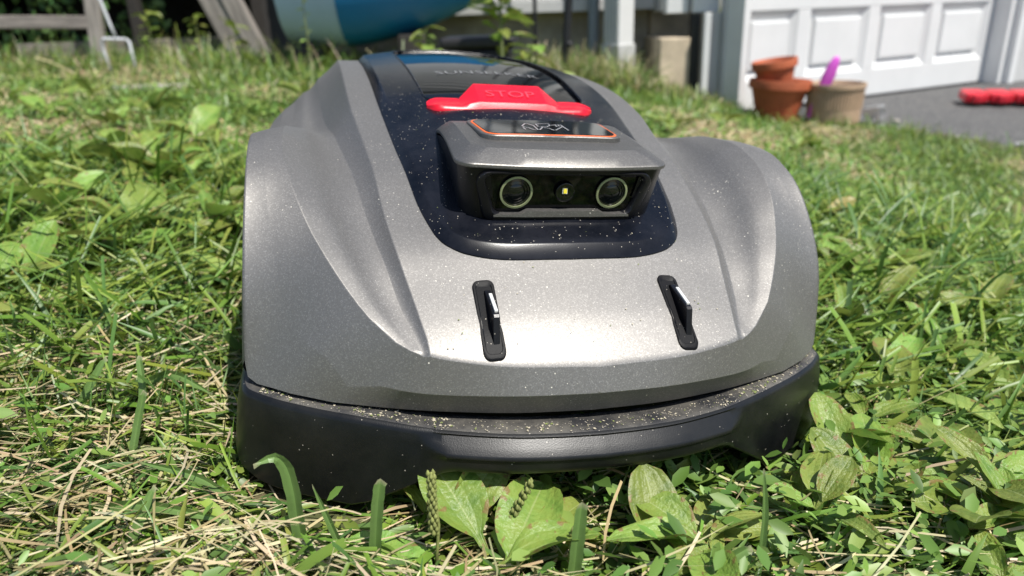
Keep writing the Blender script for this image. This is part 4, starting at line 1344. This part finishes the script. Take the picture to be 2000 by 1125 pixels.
# dry thatch close to the camera, mostly lying down
n = 20000
x, y = point_in_view(n, .24, 1.35, .72, .10, .85)
keep = rng.random(n) < np.where(x < 0.02, 1.0, 0.30) * np.where((x < -.2) & (y > .62), .55, 1.0)
x, y = x[keep], y[keep]; n = len(x)
head = np.where(rng.random(n) < .65, rng.normal(0.1, .55, n), rng.random(n) * 6.28) + np.pi * (rng.random(n) < .5)
chunks.append(strips(x, y, U(.025, .085, n), U(.0009, .0024, n), head, U(-.1, .35, n), U(-.2, .5, n), pick(STRAWS, n), 3, rng.random(n) < .6, z0=U(.002, .022, n), skew=rng.normal(0, .5, n)))
# green blades in the thatch
n = 30000
x, y = point_in_view(n, .24, 1.35, .72, .10, .8)
head = np.where(rng.random(n) < .5, rng.normal(0.15, .7, n), rng.random(n) * 6.28) + np.pi * (rng.random(n) < .5)
el = np.abs(rng.normal(.35, .38, n))
front = np.clip((y - .30) / .35, .35, 1)
chunks.append(strips(x, y, U(.03, .13, n) * front, rng.gamma(4.0, .0008, n) + .0008, head, el, U(.0, .9, n), pick(GREENS, n), 4, rng.random(n) < .55, z0=U(0, .012, n), vfold=.18, skew=rng.normal(0, .3, n)))
# fine upright shoots
n = 16000
x, y = point_in_view(n, .40, 1.5, .72, .10, .8)
chunks.append(strips(x, y, U(.02, .06, n), U(.0010, .0022, n), rng.random(n) * 6.28, U(.6, 1.45, n), U(.0, .8, n), pick(GREENS, n), 3, rng.random(n) < .35))
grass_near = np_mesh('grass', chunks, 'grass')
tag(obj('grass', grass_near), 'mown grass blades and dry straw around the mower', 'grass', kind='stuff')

chunks = []
# middle and far lawn, in clumps of greener and drier grass
n = 46000
x, y = point_in_view(n, 1.1, 2.5, .78, .15, .9)
keep = (x < 1.35) | (x < np.interp(y, [2.3, 2.7, 3.0, 3.3, 3.6], [1.72, 1.58, 1.50, 1.28, 1.0]))
x, y = x[keep], y[keep]; n = len(x)
dry = patch(x, y, 5.5, .6) > .28 + .55 * rng.random(n)
col = np.where(dry[:, None], pick(STRAWS, n), pick(GREENS, n))
chunks.append(strips(x, y, U(.025, .075, n), U(.0022, .0055, n), rng.random(n) * 6.28, np.where(dry, U(0, .7, n), U(.1, 1.2, n)), U(0, 1.0, n), col, 3, rng.random(n) < .4))
n = 46000
x, y = point_in_view(n, 2.4, 4.25, .80, .2, 1.0)
lim = np.interp(y, [2.3, 2.7, 3.0, 3.3, 3.6, 4.3], [1.74, 1.62, 1.53, 1.31, 1.03, 1.0])
keep = x < lim
x, y = x[keep], y[keep]; n = len(x)
dry = patch(x, y, 4.1, 1.9) > .40 + .55 * rng.random(n)
col = np.where(dry[:, None], pick(STRAWS, n), pick(GREENS, n))
tall = np.where(y > 3.5, 1.5, 1.0)
chunks.append(strips(x, y, U(.025, .075, n) * tall, U(.0030, .0070, n), rng.random(n) * 6.28, np.where(dry, U(0, .8, n), U(.1, 1.3, n)), U(0, 1.0, n), col, 2, rng.random(n) < .3))
# ragged lawn edge over the asphalt and tall tufts by the wall
ek = rng.integers(0, 60, 2600)
x = es[ek, 0] + rng.normal(0.0, .05, 2600); y = es[ek, 1] + rng.normal(0, .05, 2600)
n = 2600
chunks.append(strips(x, y, U(.02, .09, n), U(.002, .005, n), rng.random(n) * 6.28, U(.3, 1.4, n), U(0, 1.2, n), pick(GREENS, n), 3, rng.random(n) < .3))
n = 4200
x = U(.15, 1.05, n); y = U(3.35, 4.0, n)
chunks.append(strips(x, y, U(.08, .26, n) * np.where(x > .66, .35, .85), U(.003, .007, n), rng.random(n) * 6.28, U(.8, 1.5, n), U(0, 1.3, n), np.where((rng.random(n) < .45)[:, None], pick(STRAWS, n) * .8, pick(GREENS, n)), 4, rng.random(n) < .1))
n = 1500
x = U(-2.6, -.4, n); y = U(3.0, 4.2, n)
chunks.append(strips(x, y, U(.07, .20, n), U(.003, .007, n), rng.random(n) * 6.28, U(.7, 1.5, n), U(0, 1.2, n), np.where((rng.random(n) < .2)[:, None], pick(STRAWS, n) * .8, pick(GREENS, n)), 4, rng.random(n) < .1))
# the rest of the lawn on either side and behind the viewer
n = 75000
x = U(-3.2, 2.6, n); y = U(-1.4, 4.3, n)
edge_x = np.interp(y, [-2, 0, 1.0, 1.8, 2.3, 2.7, 3.0, 3.3, 3.6, 4.3], [3.2, 2.5, 2.05, 1.85, 1.74, 1.62, 1.53, 1.31, 1.03, 1.0])
keep = (x < edge_x) & (np.abs(x) > np.where(y > .24, .12 + .70 * np.maximum(y, 0), 0)) & ~((np.abs(x) < .18) & (y > -.15) & (y < .24))
x, y = x[keep], y[keep]; n = len(x)
dry = patch(x, y, 4.7, 2.6) > .35 + .55 * rng.random(n)
col = np.where(dry[:, None], pick(STRAWS, n), pick(GREENS, n))
chunks.append(strips(x, y, U(.03, .09, n), U(.003, .0075, n), rng.random(n) * 6.28, np.where(dry, U(0, .7, n), U(.1, 1.2, n)), U(0, 1.0, n), col, 2, rng.random(n) < .35))
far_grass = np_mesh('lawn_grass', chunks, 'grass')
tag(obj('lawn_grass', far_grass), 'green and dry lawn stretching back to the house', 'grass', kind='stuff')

# small-leaved creeping weeds (knotweed, clover): many little leaves, thickest on the right
def small_leaves(n, x, y, size, zmax):
    z = G(x, y) + U(.003, zmax, n)
    yaw = rng.random(n) * 6.28
    tilt = rng.normal(0, .45, n); roll = rng.normal(0, .45, n)
    ax = np.column_stack([np.cos(yaw) * np.cos(tilt), np.sin(yaw) * np.cos(tilt), np.sin(tilt)])
    bx_ = np.column_stack([-np.sin(yaw) * np.cos(roll), np.cos(yaw) * np.cos(roll), np.sin(roll)])
    c = np.column_stack([x, y, z])
    L = size[:, None]
    up_ = np.array([0, 0, 1.0])
    outline = [(-1, 0, 0), (-.45, -.36, .10), (.25, -.42, .12), (1, 0, 0), (.25, .42, .12), (-.45, .36, .10), (0, 0, 0)]
    V = np.stack([c + ax * L * p + bx_ * L * q + up_ * L * r for p, q, r in outline], axis=1)
    base = (np.arange(n) * 7)[:, None]
    tri = np.concatenate([base + np.array([[k, (k + 1) % 6, 6]]) for k in range(6)])
    ok = ~inside_mower(c)
    col = pick(np.array([(.15, .265, .052), (.20, .325, .066), (.105, .205, .038), (.24, .345, .08)]), n, .3)
    colv = np.repeat(col, 7, axis=0)
    sel = np.tile(ok, 6)
    return V.reshape(-1, 3), tri[sel], colv
n = 34000
x, y = point_in_view(n, .26, 1.6, .72, .1, .8)
keep = rng.random(n) < np.clip(.10 + 2.6 * (x - .0), .06, 1)
x, y = x[keep], y[keep]
c1 = small_leaves(len(x), x, y, U(.003, .0105, len(x)), .038)
n = 9000
x, y = point_in_view(n, .8, 2.6, .75, .1, .9)
keep = (x < 1.3)
x, y = x[keep], y[keep]
c2 = small_leaves(len(x), x, y, U(.005, .013, len(x)), .05)
creep = np_mesh('ground_cover', [c1, c2], 'smallleaf')
tag(obj('ground_cover', creep), 'small-leaved creeping weeds spreading through the lawn', 'ground cover', kind='stuff')

# ------------------------------------------------------------------ plantain weeds, leaf by leaf
def leaf_mesh(name, L, W, cup, droop, wave, seed, col, stalk=.22):
    r = np.random.default_rng(seed)
    nu, nv = 12, 6
    v, uv = [], []
    for i in range(nu + 1):
        t = i / nu
        if t < stalk:
            w = .09 + .10 * (t / stalk)
        else:
            q = (t - stalk) / (1 - stalk)
            w = .19 + .81 * (math.sin(math.pi * min(1, q * .95 + .02)) ** .62) * (1 - .10 * q)
            if q > .97:
                w *= .25
        for j in range(nv + 1):
            s = j / nv * 2 - 1
            xx = s * w * W * .5
            zz = cup * W * (abs(s) ** 1.5) * w - droop * L * t * t + wave * W * math.sin(7 * t + 3 * s + seed) * w * abs(s) + .004 * (r.random() - .5) * w
            v.append((xx, t * L, zz))
            uv.append((s, t))
    f = grid_faces(nu + 1, nv + 1)
    me = make_mesh(name, v, f, 'leaf')
    ul = me.uv_layers.new(name='UVMap')
    for lp in me.loops:
        ul.data[lp.index].uv = uv[lp.vertex_index]
    at = me.color_attributes.new('Col', 'FLOAT_COLOR', 'POINT')
    for k in range(len(v)):
        at.data[k].color = (*col, 1)
    return me
LEAVES = [leaf_mesh('leaf', 1.0, .48, .20, .28, .10, 1, (.20, .31, .055)), leaf_mesh('leaf', 1.0, .42, .26, .40, .13, 2, (.24, .34, .07)),
          leaf_mesh('leaf', 1.0, .52, .18, .24, .08, 3, (.16, .27, .045)), leaf_mesh('leaf', 1.0, .36, .25, .55, .10, 4, (.26, .33, .08)),
          leaf_mesh('leaf', 1.0, .58, .22, .34, .13, 5, (.21, .34, .065), .12), leaf_mesh('leaf', 1.0, .30, .30, .30, .05, 6, (.14, .23, .05))]
def leaf_ok(M4):
    P = np.array([list(M4 @ Vector((sx * .22, t, .02 - .25 * t * t))) for t in (.0, .3, .6, .85, 1.0) for sx in (-1, 0, 1)])
    return not inside_mower(P, .002).any()
def rosette(x, y, n, size, label, group, lean=.35, face=None, variants=None):
    z = Gs(x, y)
    e = empty('plantain_plant', (x, y, z), 0, label, 'weed', group)
    made = 0
    lift = random.uniform(.008, .030)
    a0 = random.random() * 6.28
    for k in range(n):
        a = a0 + k * 2.4 + random.uniform(-.35, .35)
        L = size * random.uniform(.65, 1.15)
        el = random.uniform(.25, .35 + 2 * lean)
        R_ = Matrix.Rotation(a, 4, 'Z') @ Matrix.Rotation(el, 4, 'X') @ Matrix.Rotation(random.uniform(-.5, .5), 4, 'Y')
        Mx = Matrix.Translation((0, 0, lift)) @ R_ @ Matrix.Diagonal((L * random.uniform(.85, 1.15), L, L, 1))
        if not leaf_ok(Matrix.Translation((x, y, z)) @ Mx):
            continue
        o = bpy.data.objects.new('leaf', random.choice(variants or LEAVES))
        COL.objects.link(o)
        o.parent = e
        o.matrix_local = Mx
        made += 1
    if made == 0:
        bpy.data.objects.remove(e, do_unlink=True)
        return None
    return e
def scatter(nn, xr, yr, size, label, group, lean=.35, cond=None):
    c = 0
    tries = 0
    while c < nn and tries < nn * 12:
        tries += 1
        x, y = random.uniform(*xr), random.uniform(*yr)
        if (cond and not cond(x, y)) or under_mower(np.array([x]), np.array([y]), .0)[0]:
            continue
        if rosette(x, y, random.randint(4, 7), size * random.uniform(.8, 1.2), label, group, lean):
            c += 1
vis_l = lambda x, y: x > -.12 - .64 * y
vis_r = lambda x, y: x < .10 + .64 * y
scatter(12, (-.62, -.24), (.60, .88), .060, 'broad-leaved plantain weed close to the left flank of the mower', 'plantain weeds close to the left flank', cond=vis_l)
scatter(32, (-.95, -.28), (.85, 1.35), .076, 'broad-leaved plantain weed in the grass towards the left edge', 'plantain weeds towards the left edge', cond=vis_l)
scatter(9, (.235, .46), (.36, .56), .052, 'broad-leaved plantain weed beside the right end of the bumper', 'plantain weeds beside the bumper end', .3, cond=vis_r)
scatter(22, (.27, .66), (.54, 1.05), .062, 'broad-leaved plantain weed in the grass right of the mower', 'plantain weeds right of the mower', cond=vis_r)
scatter(6, (.04, .30), (.30, .40), .042, 'small plantain weed between the camera and the bumper', 'plantain weeds before the bumper', .2, cond=vis_r)
scatter(16, (-1.4, 1.1), (1.35, 2.4), .085, 'broad-leaved weed in the lawn beyond the mower', 'weeds in the lawn beyond the mower', cond=lambda x, y: abs(x) > .32 and abs(x) < .75 * y)

def set_plant(name, label, base, leaves, cat='weed'):
    """A plant whose leaves are placed one by one: (dx, dy, heading, elevation, roll, length, width factor, mesh)."""
    x, y = base
    z = Gs(x, y)
    e = empty(name, (x, y, z), 0, label, cat)
    for dx, dy, dz, head, el, roll, L, wf, k in leaves:
        o = bpy.data.objects.new('leaf', LEAVES[k])
        COL.objects.link(o)
        o.parent = e
        o.matrix_local = Matrix.Translation((dx, dy, dz)) @ Matrix.Rotation(math.radians(head) - math.pi / 2, 4, 'Z') @ Matrix.Rotation(math.radians(el), 4, 'X') @ Matrix.Rotation(math.radians(roll), 4, 'Y') @ Matrix.Diagonal((L * wf, L, L, 1))
    return e
# heading: 90 = away from the viewer, 0 = to the right
set_plant('plantain_plant', 'large smooth plantain leaves just before the bumper recess', (-.012, .338),
          [(-.008, .004, .012, 128, 42, -6, .070, 1.05, 2), (.004, -.012, .016, 65, 25, 14, .066, 1.05, 4), (-.004, -.016, .018, 20, 22, -16, .062, 1.05, 0), (-.035, -.012, .012, 165, 18, 5, .064, 1.1, 4), (.012, .004, .010, 40, 20, 25, .058, .9, 1)])
set_plant('plantain_plant', 'pale curled plantain leaf pressed against the bumper', (-.045, .366),
          [(.0, .0, .010, 20, 46, 62, .060, 1.15, 1), (-.012, .004, .008, 118, 58, 40, .040, 1.0, 3)])
set_plant('plantain_plant', 'single upright plantain leaf before the bumper centre', (.086, .350), [(0, 0, .004, 98, 58, 4, .058, 1.12, 2), (.006, -.01, .004, -30, 15, 0, .045, 1.0, 0)])
set_plant('plantain_plant', 'bright plantain clump touching the right bumper corner', (.236, .412),
          [(0, 0, .008, 118, 48, -8, .058, 1.0, 2), (.012, .01, .008, 72, 40, 10, .066, .95, 0), (.004, -.004, .012, 40, 24, -10, .060, 1.1, 4), (-.01, .01, .006, 150, 25, 0, .045, 1.0, 1), (.02, 0, .006, 15, 20, 8, .052, 1.0, 2), (.0, .03, .01, 95, 55, 0, .062, 1.0, 0)])
set_plant('plantain_plant', 'wide pale plantain leaves near the right edge of the lawn', (.300, .425), [(0, 0, .012, 60, 30, 6, .074, 1.15, 4), (.01, -.01, .010, 5, 18, -8, .068, 1.0, 0), (-.01, 0, .010, 130, 36, 8, .060, 1.0, 2), (0, -.02, .012, -60, 12, 0, .058, 1.1, 4)])
set_plant('plantain_plant', 'tall sunlit plantain leaf standing at the left edge', (-.500, .700), [(0, 0, .006, 72, 62, 8, .086, .95, 2), (-.01, -.03, .01, -10, 14, 0, .095, .8, 4), (.03, -.03, .008, 10, 20, 20, .080, .8, 0), (-.03, 0, .008, 170, 25, 0, .07, 1, 1)])

# seed spikes of the plantain
def seed_spike(label, base, top, n_seed):
    b, tp = Vector(base), Vector(top)
    e = empty('seed_spike', base, 0, label, 'seed head')
    mid_ = (tp - b) * .5 + Vector((.003, 0, 0))
    pts = [Vector((0, 0, 0)), mid_ * .5, mid_, mid_ * .5 + (tp - b) * .5, tp - b]
    v, f = tube(pts, [.0011, .0010, .0009, .0008, .0005], 6)
    part('stem', v, f, 'seed', e)
    vv, ff = [], []
    for k in range(n_seed):
        t = .42 + .58 * k / n_seed
        p = (tp - b) * t
        a = k * 2.4
        r0 = .0022 * (1 - .4 * (t - .42))
        lv, lf = lathe([(.0001, -.0022), (.0011, -.0010), (.0013, .0004), (.0006, .0018), (.0001, .0026)], 6)
        b0 = len(vv)
        vv += [(p.x + r0 * math.cos(a) + q[0], p.y + r0 * math.sin(a) + q[1], p.z + q[2]) for q in lv]
        ff += [tuple(i + b0 for i in f_) for f_ in lf]
    part('seeds', vv, ff, 'seed', e)['kind'] = 'stuff'
seed_spike('upright green seed spike before the left bumper lobe', (-.050, .335, Gs(-.050, .335)), (-.048, .337, .074), 60)
seed_spike('leaning green seed spike under the bumper edge', (-.020, .352, Gs(-.02, .352)), (.008, .357, .052), 34)
seed_spike('short brown seed spike at the lower frame edge', (.028, .328, Gs(.028, .328)), (.031, .338, .034), 22)

# single broad grass blades that stand out
def broad_blade(parent, pts, w, tip=.15, fold=.42):
    P = spline([Vector(p) for p in pts], 16)
    v = []
    for i, p in enumerate(P):
        t = i / 15
        tg = Vector(P[min(i + 1, 15)] - P[max(i - 1, 0)]).normalized()
        sd = tg.cross(Vector((0, -1, .35))).normalized()
        nn_ = sd.cross(tg)
        ww = w * .5 * (1 if t < .55 else 1 - (1 - tip) * ((t - .55) / .45) ** 1.6)
        for s_ in (-1, -.5, 0, .5, 1):
            v.append(Vector(p) + sd * (s_ * ww * (1 + .06 * math.sin(i * 2.1 + s_))) + nn_ * (fold * ww * (abs(s_) - .5)))
    v[-1] += Vector((.0004, 0, -.0012)); v[-5] += Vector((0, 0, -.0022)); v[-3] += Vector((0, 0, .0008))
    me = make_mesh('blade', v, grid_faces(16, 5), 'grass', smooth=False)
    ul = me.uv_layers.new(name='UVMap')
    for lp in me.loops:
        k = lp.vertex_index
        ul.data[lp.index].uv = ((k % 5) / 2 - 1, (k // 5) / 15)
    at = me.color_attributes.new('Col', 'FLOAT_COLOR', 'POINT')
    for k in range(len(v)):
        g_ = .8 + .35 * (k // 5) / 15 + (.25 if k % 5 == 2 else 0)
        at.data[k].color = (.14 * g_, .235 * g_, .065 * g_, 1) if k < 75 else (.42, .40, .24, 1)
    return obj('blade', me, parent)
def tuft(label, base, blades):
    e = empty('grass_tuft', (*base, Gs(*base)), 0, label, 'grass tuft')
    for pts, w, tip in blades:
        broad_blade(e, pts, w, tip)
def wblade(base, pts):
    b = Vector((*base, Gs(*base)))
    return [tuple(Vector(p) - b) for p in pts]
def tuft_w(label, base, blades):
    tuft(label, base, [(wblade(base, pts), w, tip) for pts, w, tip in blades])
tuft_w('broad grass blade bent over against the left bumper lobe', (-.130, .350), [([(-.129, .350, .012), (-.131, .352, .034), (-.131, .353, .050), (-.133, .354, .068), (-.138, .352, .077), (-.149, .348, .075)], .0088, .08)])
tuft_w('stiff blunt grass blade standing before the left bumper lobe', (-.086, .338), [([(-.086, .338, .006), (-.083, .339, .030), (-.080, .340, .051), (-.077, .341, .067)], .0070, .92), ([(-.104, .344, .014), (-.109, .345, .032), (-.117, .346, .062)], .0044, .05)])
tuft_w('split blunt grass blade at the lower frame edge', (.028, .320), [([(.028, .322, .0), (.031, .324, .030), (.034, .326, .058)], .0075, .8)])
tuft_w('thin tall grass blade before the right of the bumper', (.136, .333), [([(.136, .333, -.015), (.138, .334, .015), (.138, .335, .042), (.135, .336, .069)], .0040, .2), ([(.092, .322, .000), (.108, .324, .012), (.129, .327, .024)], .0088, .6)])
tuft_w('crossing green grass blades in the straw at lower left', (-.225, .345), [([(-.232, .335, .014), (-.222, .345, .036), (-.212, .356, .058)], .0060, .5), ([(-.17, .37, .03), (-.20, .385, .042), (-.245, .40, .046)], .0056, .1), ([(-.27, .37, .03), (-.225, .36, .042), (-.17, .350, .036)], .0066, .3), ([(-.262, .42, .03), (-.257, .43, .055), (-.25, .435, .078)], .0055, .8)])
tuft_w('dark green grass blades crossing near the left frame edge', (-.330, .470), [([(-.33, .47, .03), (-.318, .48, .055), (-.304, .49, .078)], .0064, .5), ([(-.31, .52, .03), (-.27, .51, .052), (-.23, .49, .044)], .0066, .1), ([(-.28, .47, .03), (-.277, .48, .052), (-.279, .49, .078)], .0058, .8)])

# yellowed fallen leaf right of the mower
yl = obj('fallen_leaf', leaf_mesh('leaf', .055, .5 * .055, .2, .1, .1, 9, (.62, .52, .18), .1))
yl.location = (.52, 1.15, Gs(.52, 1.15) + .035)
yl.rotation_euler = (.5, .3, -1.2)
tag(yl, 'yellow fallen leaf lying on the grass right of the mower', 'leaf')

# tall leafy weeds behind the mower
def stem_weed(label, base, h, n, size, lean=(0, 0), bare=.25, r0=.0045):
    e = empty('leafy_weed', (*base, Gs(*base)), 0, label, 'weed')
    pts = [Vector((lean[0] * t * t, lean[1] * t * t, h * t)) for t in (0, .25, .5, .75, 1)]
    v, f = tube(pts, [r0, r0 * .9, r0 * .8, r0 * .6, r0 * .4], 7)
    me = make_mesh('stem', v, f, 'smallleaf')
    at = me.color_attributes.new('Col', 'FLOAT_COLOR', 'POINT')
    for k in range(len(v)):
        at.data[k].color = (.26, .30, .12, 1)
    obj('stem', me, e)
    for k in range(n):
        t = bare + (1 - bare) * (k / max(1, n - 1)) ** .9
        p = Vector((lean[0] * t * t, lean[1] * t * t, h * t))
        o = bpy.data.objects.new('leaf', LEAVES[(k * 5 + 1) % 6])
        COL.objects.link(o)
        o.parent = e
        L = size * random.uniform(.6, 1.1)
        o.matrix_local = Matrix.Translation(p) @ Matrix.Rotation(k * 2.4 + random.uniform(-.4, .4), 4, 'Z') @ Matrix.Rotation(random.uniform(-.1, .8), 4, 'X') @ Matrix.Rotation(random.uniform(-.5, .5), 4, 'Y') @ Matrix.Diagonal((L * 1.1, L, L, 1))
    return e
stem_weed('tall pale stemmed weed rising behind the black tub', (-.005, 2.22), .42, 22, .11, bare=.5, r0=.006)
stem_weed('leafy weed left of the black tub', (-.225, 2.25), .25, 24, .065, bare=.2)
stem_weed('bushy light green weed right of the black tub', (.075, 2.12), .22, 34, .075, bare=.15)
stem_weed('low bushy weed beside the black pole', (.140, 2.0), .165, 30, .070, bare=.2)
stem_weed('thin leafy weed before the pale boat stern', (-.80, 3.15), .42, 14, .04, bare=.3, r0=.003)
stem_weed('dark leafy weed in the shed opening left of the brace', (-1.62, 4.10), .22, 16, .07)
stem_weed('dark leafy weed beside the wire stake', (-1.80, 3.95), .24, 16, .075)
stem_weed('broad leafy weed at the foot of the brace', (-1.30, 3.75), .20, 12, .085)

# ivy hanging in the shed mouth
iv = empty('ivy', (-2.45, 4.42, .105), 0, 'dark green ivy covering the shed mouth behind the ladder', 'ivy')
n = 700
xi = U(-.75, .55, n); zi = U(.02, .75, n); yi = U(-.10, .06, n)
cc = np.column_stack([xi, yi, zi])
yaw = U(0, 6.28, n); sz_ = U(.015, .042, n)
axd = np.column_stack([np.cos(yaw) * .9, np.full(n, -.25), np.sin(yaw) * .9]); bxd = np.column_stack([-np.sin(yaw) * .9, U(-.5, .3, n), np.cos(yaw) * .9])
V = np.stack([cc - axd * sz_[:, None], cc - bxd * sz_[:, None] * .6, cc + axd * sz_[:, None], cc + bxd * sz_[:, None] * .6, cc + np.array([0, -.006, 0])], axis=1)
b_ = (np.arange(n) * 5)[:, None]
T = np.concatenate([b_ + np.array([[0, 1, 4]]), b_ + np.array([[1, 2, 4]]), b_ + np.array([[2, 3, 4]]), b_ + np.array([[3, 0, 4]])])
me = np_mesh('foliage', [(V.reshape(-1, 3), T, np.repeat(pick(np.array([(.05, .12, .03), (.08, .17, .04), (.12, .22, .05)]), n), 5, axis=0))], 'smallleaf')
obj('foliage', me, iv)['kind'] = 'stuff'
for k in range(4):
    v, f = tube([Vector((-.6 + k * .33, .03, 0)), Vector((-.5 + k * .3, .0, .35)), Vector((-.62 + k * .33, .02, .75))], .006, 6)
    part('stem', v, f, 'dark_wood', iv)
